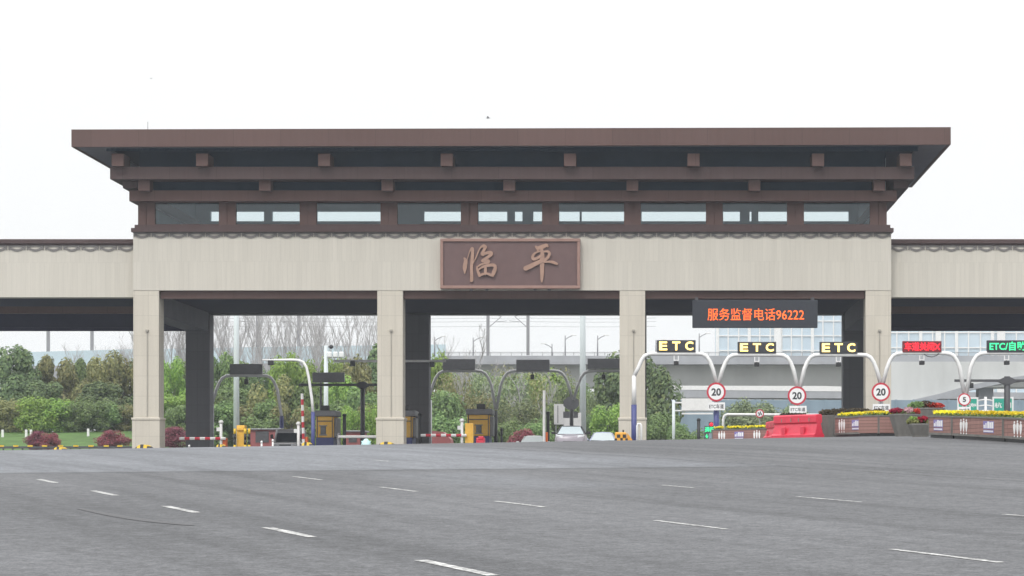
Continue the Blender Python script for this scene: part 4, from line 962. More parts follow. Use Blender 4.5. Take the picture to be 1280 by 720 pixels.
water_barrier('smaller red water barrier at the left end, partly hidden', (wx(955,106),106), (wx(972,100.5),100.5), .74)

# ------------------------------------------------------------------ vehicles (fronts towards the camera, -Y)
def loft(mb, secs, smooth=True):
    n = len(secs[0]); vs = [p for s_ in secs for p in s_]
    fs = [(i*n+k, i*n+(k+1)%n, (i+1)*n+(k+1)%n, (i+1)*n+k) for i in range(len(secs)-1) for k in range(n)]
    fs += [tuple(range(n))[::-1], tuple((len(secs)-1)*n+k for k in range(n))]
    mb.add(vs, fs, smooth)
def car(label, x, Y, kind, paint, cat='car', group='cars in the exit lanes', glass='winglass', rz=0., up=1.0, roofm=None):
    X = wx(x,Y); g0 = G(X,Y); g = thing('passenger_car' if kind == 'sedan' else 'minivan', label, cat, (X,Y,g0), group)
    if kind == 'sedan': W, L, H = .92, 4.7, 1.47; hood, belt = .86, .96; ws0, ws1, rw0, rw1 = 1.15, 2.0, 3.5, 4.25; tw = .58
    if kind == 'sedan': H, hood, belt = H*up, hood*up*(1.13 if up > 1 else 1), belt*up*(1.10 if up > 1 else 1)
    else: W, L, H = .94, 5.2, 2.42; hood, belt = 1.40, 1.46; ws0, ws1, rw0, rw1 = .62, 1.45, 4.85, 5.1; tw = .80
    o = Vector((X, Y, g0)); r = Matrix.Rotation(rz, 4, 'Z')
    V = lambda a, b_, c: o + (r @ Vector((a,b_,c)))
    lz = .60 if kind != 'sedan' else (up-1)*1.3+.17*(up > 1)
    def sec(y, w, zb, zt, ch=.12):
        return [V(-w*.94,y,zb),V(-w,y,zb+.2),V(-w,y,zt-ch*1.5),V(-w*.93,y,zt-ch*.3),V(-w*.70,y,zt),V(0,y,zt+.03),V(w*.70,y,zt),V(w*.93,y,zt-ch*.3),V(w,y,zt-ch*1.5),V(w,y,zb+.2),V(w*.94,y,zb)]
    mb = MB(); loft(mb, [sec(0,W*.80,.28,.62+lz),sec(.06,W*.88,.22,.68+lz),sec(.3,W*.96,.2,hood-.10),sec(.7,W,.2,hood-.03),sec(ws0,W,.2,hood+.04),sec(2.2,W,.2,belt),sec(3.6,W,.2,belt+.02),sec(4.3,W*.98,.22,belt+.02),sec(L-.08,W*.92,.3,belt-.05),sec(L,W*.86,.36,.8)])
    body = part('body', mb, paint, g)
    def cs(y, w, z): return [V(-w,y,z),V(w,y,z)]
    wb = W*.90
    mb = MB(); vs = [V(-wb,ws0,belt-.07),V(wb,ws0,belt-.07),V(tw,ws1,H-.05),V(-tw,ws1,H-.05),V(-wb,rw1,belt-.05),V(wb,rw1,belt-.05),V(tw,rw0,H-.06),V(-tw,rw0,H-.06)]
    mb.add(vs, [(0,1,2,3),(5,4,7,6),(1,5,6,2),(4,0,3,7)]); part('glasshouse', mb, 'carglass' if kind == 'sedan' else paint, g)
    # windscreen set proud, roof panel, pillars
    mb = MB(); e = Vector((0,-.012,.012)); mb.add([v+e for v in ((V(-wb*.93,ws0+.02,belt-.04),V(wb*.93,ws0+.02,belt-.04),V(tw*.94,ws1,H-.045),V(-tw*.94,ws1,H-.045)) if kind == 'sedan' else [V(sx*w_,ws0+(ws1-ws0)*t_,belt-.07+(H+.02-belt)*t_) for sx, w_, t_ in ((-1,wb*.90,.04),(1,wb*.90,.04),(1,.80,.62),(1,.72,.74),(-1,.72,.74),(-1,.80,.62))])], [(0,1,2,3) if kind == 'sedan' else (0,1,2,3,4,5)]); part('windscreen', mb, glass, g)
    mb = MB(); zt = H
    loft(mb, [[V(-tw*1.02,ws1-.03,H-.07),V(-tw*.8,ws1-.02,H-.02),V(0,ws1-.02,H),V(tw*.8,ws1-.02,H-.02),V(tw*1.02,ws1-.03,H-.07)],[V(-tw*1.04,(ws1+rw0)/2,H-.05),V(-tw*.8,(ws1+rw0)/2,H+.02),V(0,(ws1+rw0)/2,H+.04),V(tw*.8,(ws1+rw0)/2,H+.02),V(tw*1.04,(ws1+rw0)/2,H-.05)],[V(-tw*1.02,rw0+.03,H-.08),V(-tw*.8,rw0,H-.03),V(0,rw0,H-.01),V(tw*.8,rw0,H-.03),V(tw*1.02,rw0+.03,H-.08)]])
    for sg in (-1,1):
        mb.tube([V(sg*wb,ws0,belt-.06),V(sg*tw*1.01,ws1,H-.05)], .045 if kind == 'sedan' else .075, 6); mb.tube([V(sg*wb,rw1,belt-.05),V(sg*tw*1.01,rw0,H-.06)], .06, 6); mb.tube([V(sg*wb*1.0,2.55,belt),V(sg*tw*1.02,2.6,H-.05)], .04, 6)
    part('roof', mb, roofm or paint, g)
    for sg in (-1,1):
        mb = MB(); mb.bbox((0,0,0),(.2,.12,.14),.03, Matrix.Translation(V(sg*(W+.13)-.1, ws0+.42 if kind == 'sedan' else .6, belt-.02 if kind == 'sedan' else belt+.25)) @ (r if kind == 'sedan' else r @ Matrix.Diagonal((1,1,2.2,1)))); mb.tube([V(sg*W*.9,ws0+.5,belt-.02),V(sg*(W+.1),ws0+.48,belt+.04 if kind == 'sedan' else belt+.3)], .03, 6); part('mirror', mb, 'black' if kind != 'sedan' or paint == 'carsilver' else paint, g)
        mb = MB(); loft(mb, [[V(sg*W*.48,-.01,.60+lz),V(sg*W*.48,.0,.70+lz),V(sg*W*.48,.2,.74+lz),V(sg*W*.48,.2,.6+lz)],[V(sg*W*.90,.10,.62+lz),V(sg*W*.91,.06,.76+lz),V(sg*W*.93,.4,.80+lz),V(sg*W*.90,.4,.62+lz)]], False); part('headlight', mb, 'lamp', g)
        for yy in (.9, L-.95):
            mb = MB(); c = V(sg*(W-.10),yy,.32); mb.lathe([(.20,-.1),(.31,-.1),(.32,-.06),(.32,.06),(.31,.1),(.20,.1)], c, 'X', 20); wh = part('wheel', mb, 'rubber', g)
            mb = MB(); mb.lathe([(.05,-.108),(.19,-.10),(.20,.1),(.05,.108)], c, 'X', 14); part('rim', mb, 'chrome', wh)
    mb = MB(); mb.box((-.22,0,0),(.22,.02,.13), Matrix.Translation(V(0,-.03,.42)) @ r); part('licence_plate', mb, 'blue', g)
    mb = MB(); mb.bbox((-W*.45,0,0),(W*.45,.04,.12 if kind == 'sedan' else .2),.02, Matrix.Translation(V(0,-.025,.58 if kind == 'sedan' else 1.08)) @ r); part('grille', mb, 'black', g)
    if kind != 'sedan':
        mb = MB()
        for sg in (-1,1): mb.tube([V(sg*tw*.95,1.7,H+.06),V(sg*tw*.95,4.4,H+.06)], .03, 6)
        part('roof_rail', mb, 'chrome', g)
        mb = MB(); mb.box((-W*.8,0,0),(W*.8,.06,.05), Matrix.Translation(V(0,-.01,1.33)) @ r); part('chrome_strip', mb, 'chrome', g)
    return g
car('silver mauve car with bright headlights seen from the front, middle opening', 712.5, 150, 'sedan', 'carsilver', up=1.10, roofm='carblack', glass='sheenscreen')
car('white car roof just showing over the road left of the upright boom', 665, 172, 'sedan', 'carwhite', up=.97)
car('pale blue car low behind the road beside the amber crash cushion', 753, 165, 'sedan', 'carblue')
car('tall grey van with a dark windscreen beside the upright red and white boom', 356.5, 185, 'van', 'vangrey', 'van', 'cars in the exit lanes', 'carglass')

# ------------------------------------------------------------------ guardrail along the lawn
Y = 205.4; g = thing('guardrail', 'dark guardrail with yellow reflectors along the lawn', 'guardrail', (wx(80,Y), Y, G(wx(80,Y),Y)))
mb = MB(); yl = MB(); xs = [ -20+12*i for i in range(17)]
zr = lambda X: max(G(X,Y)+1.15, wz(558.5,Y))
for x in xs:
    X = wx(x,Y); mb.box((X-.05,Y,G(X,Y)-.2),(X+.05,Y+.1,zr(X)))
part('post', mb, 'dkgrey', g)
mb = MB()
for dz in (0,-.45):
    P = [(wx(x,Y), Y-.03, zr(wx(x,Y))-.05+dz) for x in (-20, 50, 110, 172)]
    for a, b_ in zip(P, P[1:]): mb.add([(a[0],Y-.06,a[2]-.09),(b_[0],Y-.06,b_[2]-.09),(b_[0],Y-.06,b_[2]+.09),(a[0],Y-.06,a[2]+.09),(a[0],Y-.005,a[2]-.09),(b_[0],Y-.005,b_[2]-.09),(b_[0],Y-.005,b_[2]+.09),(a[0],Y-.005,a[2]+.09)], [(0,1,2,3),(4,7,6,5),(3,2,6,7),(0,4,5,1)])
part('rail', mb, 'dkgrey', g)
mb = MB()
for x in (2, 20, 38, 56, 76, 95, 114, 133, 150): X = wx(x,Y); mb.box((X-.2,Y-.1,zr(X)+.0),(X+.2,Y-.02,zr(X)+.13))
part('reflector', mb, 'hazyellow', g)
for i, (x, y) in enumerate(((3,540),(32.5,541),(38.5,539.5),(110,540))):
    Yk2 = 246; X = wx(x,Yk2); mb = MB(); z = G(X,Yk2); mb.bbox((X-.11,Yk2,z-.1),(X+.11,Yk2+.2,z+.75),.03)
    solo('stone_marker', mb, 'white', ('small white marker at the left edge of the lawn','small white marker left of the crimson shrub','second white marker touching the crimson shrub','lone white marker in the middle of the lawn')[i], 'marker', (X,Yk2,z), 'white markers on the lawn')

# ------------------------------------------------------------------ trees
def crown_mb(seed, n=2600, flat=.8, leaf=.24, lobes=16, spread=.62):
    """unit crown: radius about 1, from z=0 to 2"""
    r = random.Random(seed); mb = MB(); L = []
    for i in range(lobes):
        a = r.uniform(0, 6.283); h = r.uniform(.25, 1.75); rad = spread*math.sqrt(max(.05, 1-((h-.9)/1.0)**2))*r.uniform(.35,1.1)
        L.append((Vector((rad*math.cos(a), rad*math.sin(a), h)), r.uniform(.22,.42)))
    for i in range(n):
        c, s = r.choice(L); d = Vector((r.gauss(0,1), r.gauss(0,1), r.gauss(0,1))).normalized()
        q = c + d*s*(1.12*r.uniform(.25,1.0)**.4) 
        k = leaf*r.uniform(.5,1.2)*.5
        up = (d+Vector((r.uniform(-.6,.6), r.uniform(-.6,.6), r.uniform(.0,.9)))).normalized(); t = up.orthogonal().normalized(); t.rotate(Quaternion(up, r.uniform(0,6.28))); w = up.cross(t)
        mb.add([q-t*k-w*k*.4, q+t*k*.3-w*k*.7, q+t*k+w*k*.2, q-t*k*.1+w*k*.75], [(0,1,2,3)])
    zs = sorted(v.z for v in mb.v); rs = sorted(math.hypot(v.x, v.y) for v in mb.v)
    lo, hi, rr = zs[len(zs)//100], zs[-len(zs)//100], rs[int(len(rs)*.94)]
    for v in mb.v: v.x /= rr; v.y /= rr; v.z = .12+(v.z-lo)/(hi-lo)*1.96
    return mb
def trunk_mb(seed, h=1.5, r0=.07):
    r = random.Random(seed); mb = MB()
    mb.tube([(0,0,-.15),(r.uniform(-.03,.03),0,h*.35),(r.uniform(-.06,.06),r.uniform(-.05,.05),h)], [r0,r0*.75,r0*.25], 6)
    for i in range(7):
        a = r.uniform(0,6.28); z = h*r.uniform(.25,.75); l = r.uniform(.35,.7)
        mb.tube([(0,0,z),(l*.5*math.cos(a),l*.5*math.sin(a),z+.2),(l*math.cos(a),l*math.sin(a),z+.55)], [r0*.45,r0*.3,r0*.1], 5)
    return mb
def proto_tree(kind, seed, m, leaf, n, lobes, spread, name):
    t = thing(name, 'tree', 'tree', (0,0,0))
    part('crown', crown_mb(seed, n, .8, leaf, lobes, spread), m, t, recalc=False); part('trunk', trunk_mb(seed), 'bark', t)
    return t
PT = {}
for k, (m, leaf, n, lobes, spread) in {'dark': ('leafdark',.10,9500,17,.78), 'olive': ('leafolive',.10,9500,18,.80), 'lime': ('leaflime',.10,9000,16,.78), 'mid': ('leafmid',.10,9500,17,.78), 'airy': ('leafpalegreen',.085,4200,30,.76), 'airyolive': ('leafolive',.085,4000,30,.76), 'pale': ('leafpale',.11,7000,24,.72)}.items():
    for s in range(3 if k in ('dark','olive','mid','lime') else 2): PT[(k,s)] = proto_tree(k, hash((len(PT), 5)) % 9999, m, leaf, n, lobes, spread, 'tree')
used = set(); cnt = {}
def tree(kind, x, ytop, wpx, Y, label, low=.0, group='leafy trees beyond the toll gate', ybase=None):
    k = cnt.get(kind, 0); cnt[kind] = k+1
    ns = max(s for (q, s) in PT if q == kind)+1; key = (kind, k % ns); p = PT[key]
    if key in used: t = dup(p)
    else: t = p; used.add(key)
    X = wx(x,Y); g0 = G(X,Y) if ybase is None else wz(ybase,Y)
    h = wz(ytop,Y)-g0; rad = wpx*1.14*Y/F/2
    t.location = (X,Y,g0); t.rotation_euler = (0,0,R.uniform(0,6.28)); t.scale = (rad/.98, rad/.98, h/2.08)
    t['label'] = label; t['category'] = 'tree'; t['group'] = group; t.name = 'tree'
    return t
for a in [
 ('dark',12,436,66,268,'dark green tree with the tallest crown at the far left edge'), ('dark',45,455,50,275,'dark green tree second from the left edge behind the lawn'),
 ('olive',72,449,54,272,'olive brown crown in the left opening, left of the dark gap'), ('mid',98,452,44,276,'green crown between two olive ones in the left opening'),
 ('olive',122,446,56,270,'tall olive crown left of the first stone column'), ('olive',152,449,50,272,'olive crown partly hidden by the first stone column'), ('dark',60,478,60,266,'low dark tree behind the bushes, left of centre in the left opening'), ('dark',130,480,70,266,'low dark tree behind the bushes near the first stone column'),
 ('dark',180,452,50,276,'dark crown hidden mostly by the first stone column'),
 ('lime',212,452,40,268,'light green crown between the first front column and first rear column'), ('mid',236,458,46,274,'green crown behind the first rear column'), ('lime',214,496,46,250,'bright lime bush-like tree right of the first stone column'),
 ('mid',276,446,42,268,'green crown just right of the first rear column'), ('mid',305,455,44,274,'green crown behind the far left exit sign'), ('dark',322,462,40,270,'dark green crown right of the pale mast'),
 ('lime',352,447,46,268,'light green crown behind the bent white pole arm'), ('mid',372,458,44,274,'green crown left of the bent white pole'), ('lime',396,452,40,266,'bright crown right of the bent white pole'),
 ('lime',424,454,40,270,'light crown behind the floodlight cluster'), ('olive',448,452,52,264,'olive brown crown above the dark T-shaped post'), ('dark',474,437,56,285,'tall dark rounded crown left of the second stone column'),
 ('olive',344,478,58,256,'brownish tree behind the grey van'), ('mid',300,485,60,258,'green tree low behind the toll machine'), ('mid',384,480,50,256,'green tree low behind the raised boom'), ('lime',428,476,44,256,'light green tree low above the left booth'), ('mid',456,490,50,254,'green tree low behind the dark T-shaped post'), ('mid',274,492,40,254,'green tree low beside the first rear column'),
 ('lime',497,462,30,262,'green sliver of crown between the second front and rear columns'),
 ('lime',548,447,34,285,'lime crown just right of the second rear column'), ('airyolive',566,464,50,280,'thin brownish tree left of the middle yellow booth'), ('airy',600,466,50,290,'thin hazy tree above the middle yellow booth'), ('airy',634,470,56,282,'thin hazy tree under the exit arch camera'), ('airyolive',664,466,60,286,'thin olive tree above the white car'),
 ('lime',682,468,50,292,'pale green airy tree left of the thick mast'), ('airy',706,474,44,284,'thin tree behind the grey sign backs'), ('mid',560,492,60,270,'low green tree between the second rear column and the booth'), ('airy',640,500,60,268,'low thin tree right of the middle booth'), ('mid',700,505,46,272,'low green tree behind the white notice boards'), ('airyolive',590,490,60,272,'low brownish tree directly behind the middle booth'),
 ('dark',798,447,84,262,'big round dark tree behind the third stone column'), ('lime',765,508,52,246,'bright green low tree left of the third stone column'), ('mid',828,518,44,248,'low green tree right of the third stone column'), ('mid',850,530,30,244,'small green tree behind the overhead sign post'), ('dark',738,520,30,256,'small dark tree right of the thick mast'),
 ('pale',925,503,40,262,'pale tree behind the left end of the shelter'), ('pale',960,506,46,266,'pale tree behind the middle of the shelter'), ('pale',992,508,40,262,'pale tree behind the red barriers'), ('pale',945,520,60,256,'low pale bush tree inside the shelter outline'),
]: tree(*a)
for i, (k, x, yt, w) in enumerate((('airyolive',545,468,46),('mid',572,474,50),('airy',598,468,46),('airyolive',622,463,50),('mid',646,474,54),('airy',672,464,50),('airyolive',698,470,48),('mid',722,480,44),('airy',750,486,40),('mid',586,500,60),('mid',618,506,60),('airyolive',654,500,60),('mid',684,508,56),('airy',560,506,50),('airyolive',742,512,50))):
    tree(k, x, yt, w, 296+7*(i % 4), 'one of the hazy trees crowding the far side of the middle opening', group='hazy trees in the middle opening')
for i, (k, x, yt, w) in enumerate((('mid',270,505,50),('olive',298,510,54),('mid',326,504,54),('olive',364,508,54),('mid',392,512,50),('mid',420,505,50),('olive',446,510,50),('mid',476,505,50),('dark',205,505,50),('mid',232,508,46))):
    tree(k, x, yt, w, 246+3*(i % 3), 'one of the low trees crowding behind the booths in the left openings', group='low trees in the left openings')
# bushes on the lawn
BP = {}
for k, m in (('lime','leaflime'),('mid','leafmid'),('olive','leafolive'),('red','leafred')):
    b0 = bpy.data.objects.new('bush', crown_mb(50+len(BP), 6500, .8, .11, 30, .80).mesh('bush', M[m], recalc=False)); C.objects.link(b0); BP[k] = [b0, False]
def bush(kind, x, ytop, wpx, Y, label, group):
    b0, u = BP[kind]
    o = b0 if not u else b0.copy()
    if u: C.objects.link(o)
    BP[kind][1] = True
    X = wx(x,Y); g0 = G(X,Y); h = wz(ytop,Y)-g0
    o.location = (X,Y,g0-.08*h); o.rotation_euler = (0,0,R.uniform(0,6.28)); o.scale = (wpx*1.2*Y/F/2, wpx*1.2*Y/F/2, h/1.95); tag(o, label, 'bush', group); o.name = 'bush'
GB = 'bushes around the lawn'
for a in [('olive',6,500,44,256,'olive green bush at the left edge above the lawn'),('olive',26,505,36,260,'second olive bush from the left edge'),('lime',46,497,42,254,'brightest green bush behind the crimson shrub'),('lime',70,500,44,255,'bright green bush right of the brightest one'),('mid',92,503,44,256,'green bush in the middle of the lawn edge'),
 ('mid',116,501,44,255,'green bush left of the dark red shrub'),('mid',138,505,40,256,'green bush behind the dark red shrub'),('olive',158,507,36,256,'olive bush against the first stone column'),('mid',188,520,40,252,'green bush hidden behind the first stone column'),('mid',226,525,40,248,'low green bush below the lime tree'),('olive',258,525,40,250,'low olive bush behind the first rear column'),('mid',330,520,50,246,'low green bush above the red kiosk'),('mid',400,525,50,246,'low green bush behind the left booth'),('lime',437,510,26,226,'bright bush left of the dark T-shaped post'),('lime',466,508,26,226,'bright bush right of the dark T-shaped post'),
 ('mid',565,520,50,244,'low green bush left of the middle booth'),('mid',625,525,50,244,'low green bush right of the middle booth'),('mid',668,528,44,240,'low green bush above the white car'),('mid',860,538,40,236,'low green bush under the overhead sign panel')]: bush(*a, GB)
for a in [('red',47,539,26,232,'crimson shrub on the lawn, left one of the touching pair'),('red',63,541.5,24,231,'crimson shrub on the lawn, right one of the touching pair'),('red',140,538.5,34,230,'dark red rounded shrub left of the first stone column'),('red',218,534,40,236,'reddish shrub behind the lowered red and white boom'),('red',655,537,36,238,'pinkish shrub behind the white car roof')]: bush(*a, 'red leaved shrubs')
# bare trees
def bare_mb(seed):
    r = random.Random(seed); mb = MB()
    def br(p, d, l, rad, lev):
        pts = [p]; q = p.copy(); dd = d.copy(); rs = [rad]
        for i in range(4):
            dd = (dd+Vector((r.gauss(0,.09), r.gauss(0,.09), .05))).normalized(); q = q+dd*l/4; pts.append(q.copy()); rs.append(rad*(1-.2*(i+1)))
        mb.tube(pts, rs, 4 if lev else 6, False)
        if lev < 3:
            for i in range((16,5,3)[lev]):
                t = r.uniform(.25 if lev == 0 else .2, 1.0); k = min(3, int(t*4)); b_ = pts[k].lerp(pts[k+1], t*4-k)
                a = r.uniform(0,6.28); out = Vector((math.cos(a), math.sin(a), r.uniform(.7,1.7))).normalized()
                br(b_, (out+dd*.5).normalized(), l*(.34,.42,.5)[lev]*(1.15-.5*t), rad*(.36,.5,.6)[lev], lev+1)
    br(Vector((0,0,-.3)), Vector((0,0,1)), 14, .125, 0)
    return mb
bp = [bare_mb(s).mesh('bare_tree', M['palebark'], recalc=False) for s in (3, 8, 15, 21)]
bxs = [(168,398),(176,405),(201,396),(208,408),(215,400),(222,392),(229,405),(237,396),(246,402),(269,400),(277,408),(285,396),(302,404),(311,398),(318,410),(327,396),(336,405),(345,398),(354,408),(362,396),(380,402),(389,396),(398,406),(407,400),(419,404),(429,396),(438,408),(447,398),(457,402),(466,410),(498,402)]+[(x, 394+((x*7)%17)) for x in range(198, 250, 10)]+[(x, 393+((x*5)%19)) for x in range(272, 470, 19)]
for i, (x, y) in enumerate(bxs):
    o = bpy.data.objects.new('bare_tree', bp[i % 4]); C.objects.link(o); Y = R.choice((318, 326, 334, 342)); X = wx(x,Y); g0 = G(X,Y)
    s = (wz(y-3,Y)-g0)/14.2; o.location = (X,Y,g0); o.scale = (s*.9,s*.9,s); o.rotation_euler = (0,0,R.uniform(0,6.28))
    tag(o, 'tall leafless tree in the pale row rising behind the green trees in the left openings', 'tree', 'leafless trees behind the left openings')
for i, (x, y, lab) in enumerate(((142,424,'thin leafless tree left of the first stone column, above the olive crowns'),(158,420,'leafless tree touching the first stone column on its left'),(100,442,'short leafless tree above the left opening crowns'),(118,440,'short leafless tree between the olive crowns and the catenary pole'),(553,428,'small leafless tree beside the second rear column'),(612,466,'leafless tree behind the exit arch joint'),(585,470,'leafless tree above the middle booth'),(650,465,'leafless tree under the exit arch with camera'),(672,470,'leafless tree left of the thick mast'),(560,440,'tiny leafless tree above the viaduct start'))):
    o = bpy.data.objects.new('bare_tree', bp[(i+1) % 4]); C.objects.link(o); Y = (312,316,340,338,300,274,276,278,275,345)[i]; X = wx(x,Y); g0 = G(X,Y); s = (wz(y,Y)-g0)/14.2
    o.location = (X,Y,g0); o.scale = (s*1.1,s*1.1,s); o.rotation_euler = (0,0,i*1.3); tag(o, lab, 'tree', 'scattered leafless trees')

# ------------------------------------------------------------------ railway barrier, viaducts, far towers
def zline(pts, Y): return [at(x,y,Y) for x,y in pts]
Y = 455; X = wx(330,Y); g = thing('railway_viaduct', 'pale teal noise barrier on the hazy railway viaduct behind the trees', 'viaduct', (X,Y,G(X,Y)))
mb = MB(); mb.prism([(wx(20,Y),wz(458,Y)),(wx(557,Y),wz(452,Y)),(wx(557,Y),wz(430.5,Y)),(wx(400,Y),wz(432.5,Y)),(wx(165,Y),wz(436.5,Y)),(wx(20,Y),wz(440.5,Y))], Y, Y+.4); part('noise_barrier', mb, 'teal', g)
mb = MB(); mb.prism([(wx(-160,Y),wz(475,Y)),(wx(557,Y),wz(468,Y)),(wx(557,Y),wz(452,Y)),(wx(-160,Y),wz(460,Y))], Y-1, Y+9); part('deck', mb, 'viaduct2', g)
for x in range(-30, 560, 110):
    mb = MB(); mb.box((wx(x,Y)-1,Y+2,-2),(wx(x,Y)+1,Y+5,wz(466,Y)-.6)); part('pier', mb, 'viaduct2', g)
# road viaduct
Y = 420; X = wx(900,Y); g = thing('road_viaduct', 'long grey concrete road viaduct crossing behind the toll gate', 'viaduct', (X,Y,G(X,Y)))
x0, x1 = 548, 1420
mb = MB(); mb.box((wx(x0,Y),Y,wz(451.5,Y)),(wx(x1,Y),Y+.5,wz(444.5,Y))); part('parapet', mb, 'viaduct2', g)
mb = MB(); mb.box((wx(x0,Y),Y-.3,wz(455.5,Y)),(wx(x1,Y),Y+16,wz(451.5,Y)-.01)); part('deck', mb, 'viaduct2', g)
mb = MB(); mb.prism([(Y+2.2,wz(455.5,Y)-.01),(Y+3.6,wz(483,Y)),(Y+12,wz(483,Y)),(Y+13.5,wz(455.5,Y)-.01)], wx(x0,Y), wx(x1,Y), 'X'); part('girder', mb, 'viaduct', g)
mb = MB()
mb.tube([(wx(x0,Y),Y+.2,wz(440.3,Y)),(wx(x1,Y),Y+.2,wz(440.3,Y))], .05, 5); mb.tube([(wx(x0,Y),Y+.2,wz(442.3,Y)),(wx(x1,Y),Y+.2,wz(442.3,Y))], .04, 5)
for x in range(x0, x1, 13): mb.tube([(wx(x,Y),Y+.2,wz(444.5,Y)),(wx(x,Y),Y+.2,wz(440,Y))], .05, 4)
part('railing', mb, 'grey', g)
for x in (575, 752, 880, 1040, 1200):
    mb = MB(); mb.box((wx(x,Y)-1.3,Y+4,-2),(wx(x,Y)+1.3,Y+11.5,wz(483,Y)-.02)); part('pier', mb, 'viaduct2', g)
# lower ramp
Y = 375; g = thing('ramp_viaduct', 'lower pale ramp with white kerb line passing under the road viaduct', 'viaduct', (wx(930,Y),Y,G(wx(930,Y),Y)))
mb = MB(); mb.prism([(wx(835,Y),wz(487,Y)),(wx(1115,Y),wz(490,Y)),(wx(1115,Y),wz(485,Y)),(wx(1030,Y),wz(482.5,Y)),(wx(835,Y),wz(482,Y))], Y, Y+.5); part('parapet', mb, 'white', g)
mb = MB(); mb.prism([(wx(835,Y),wz(497,Y)),(wx(1330,Y),wz(499,Y)),(wx(1330,Y),wz(491,Y)),(wx(835,Y),wz(487,Y)-.01)], Y+.05, Y+8); part('deck', mb, 'viaduct2', g)
for x in (850, 1000, 1150):
    mb = MB(); mb.box((wx(x,Y)-.8,Y+2,-2),(wx(x,Y)+.8,Y+5,wz(498,Y)-.3)); part('pier', mb, 'viaduct2', g)
# near curved ramp at right
Y = 345; g = thing('curved_ramp', 'pale concrete ramp whose lower edge climbs towards the right edge', 'viaduct', (wx(1220,Y),Y,G(wx(1220,Y),Y)))
lowc = [(1108,505),(1140,500),(1175,492),(1210,482),(1245,474.5),(1290,468),(1340,464)]
mb = MB(); mb.prism([(wx(x,Y),wz(y,Y)) for x,y in lowc]+[(wx(1340,Y),wz(452,Y)),(wx(1108,Y),wz(452,Y))], Y, Y+7); part('girder', mb, 'viaduct', g)
mb = MB(); mb.prism([(wx(x,Y),wz(y+6.5,Y)) for x,y in lowc]+[(wx(x,Y),wz(y,Y)-.01) for x,y in lowc[::-1]], Y-.6, Y+7.5); part('kerb', mb, 'viaduct2', g)
mb = MB(); mb.box((wx(1235,Y)-1,Y+2,-2),(wx(1235,Y)+1,Y+5,wz(484,Y))); part('pier', mb, 'viaduct2', g)
# blue-grey noise wall under the viaducts
Y = 330; X = wx(1000,Y); mb = MB(); mb.box((wx(520,Y),Y,G(X,Y)-.5),(wx(1400,Y),Y+.4,wz(500,Y)))
for x in range(526, 1400, 22): mb.box((wx(x,Y)-.12,Y-.12,G(X,Y)-.5),(wx(x,Y)+.12,Y-.002,wz(499.3,Y)))
solo('noise_wall', mb, 'bluewall', 'long blue grey noise wall beneath the viaducts', 'wall', (X,Y,G(X,Y)))
# glass towers
def tower(label, x0, x1, ytop, Y, cols, white=()):
    X0, X1 = wx(x0,Y), wx(x1,Y); zt = wz(ytop,Y); g = thing('office_block', label, 'building', ((X0+X1)/2,Y,0), 'hazy glass office blocks')
    mb = MB(); mb.box((X0,Y,-2),(X1,Y+40,zt)); part('curtain_wall', mb, 'curtain', g)
    mb = MB(); 
    for i in range(cols+1):
        X = X0+(X1-X0)*i/cols; w = .22 if i % 3 else .55; mb.box((X-w,Y-.5,-2),(X+w,Y-.01,zt))
    z = 2
    while z < zt: mb.box((X0,Y-.4,z),(X1,Y-.02,z+.42)); z += 5.2
    part('mullion', mb, 'white', g)
    mb = MB(); mb.box((X0-.5,Y-.8,zt),(X1+.5,Y+40,zt+2)); part('parapet', mb, 'white', g)
    for a, b_ in white:
        mb = MB(); mb.box((wx(a,Y),Y-1.2,-2),(wx(b_,Y),Y-.52,zt-1)); part('white_panel', mb, 'white', g)
tower('hazy glass office block above the second and third ETC signs', 897, 1055, 330, 900, 12, [(967.5,976)])
tower('hazy glass office block behind the red and green signs', 1106, 1330, 345, 880, 15, [(1169,1176),(1246,1256)])

# catenary poles and lamps
def cat_pole(label, x, ytop, ybase, Y, side, arm=True):
    X = wx(x,Y); z0, z1 = wz(ybase,Y), wz(ytop,Y)
    g = thing('catenary_pole', label, 'pole', (X,Y,z0), 'railway catenary poles')
    mb = MB(); mb.box((X-.28,Y-.2,z0),(X+.28,Y+.2,z1)); part('pole', mb, 'grey', g)
    if arm:
        mb = MB(); za = wz(399,Y)
        mb.tube([(X,Y,za-1.6),(X+side*2.4,Y,za+.5)], .07, 5); mb.tube([(X,Y,za+1.2),(X+side*2.4,Y,za+.5)], .05, 5); mb.tube([(X+side*1.2,Y,za-.5),(X+side*3.4,Y,za-.3)], .05, 5); part('cantilever', mb, 'grey', g)
Yc = 460
for a in (('catenary pole nearest the left edge, above the trees',60.3,385,441,1),('catenary pole left of the first stone column',115,385,441,-1),('catenary pole among bare trees right of the pale mast',322,385,440,-1),('catenary pole among bare trees left of the bent pole',373.5,385,440,-1),('catenary pole between the second rear column and the middle exit sign',610,385,447,1),('catenary pole above the exit arch with camera',660,385,444,-1)):
    cat_pole(a[0], a[1], a[2], a[3], Yc, a[4])
mb = MB(); Yw = 460
for y, sag in ((397.5,1),(402,.6),(408,.5)):
    for x0 in (-160, 60, 115, 322, 373, 610, 660, 860):
        pass
    xs_ = [-100, 60, 115, 322, 373, 610, 660, 820]
    for a, b_ in zip(xs_, xs_[1:]): mb.tube([at(a+(b_-a)*t/6, y+sag*4*(t/6)*(1-t/6)*1.2, Yw) for t in range(7)], .035, 4, False)
solo('overhead_wires', mb, 'grey', 'thin overhead wires strung between the catenary poles', 'wire', at(330,400,Yw))
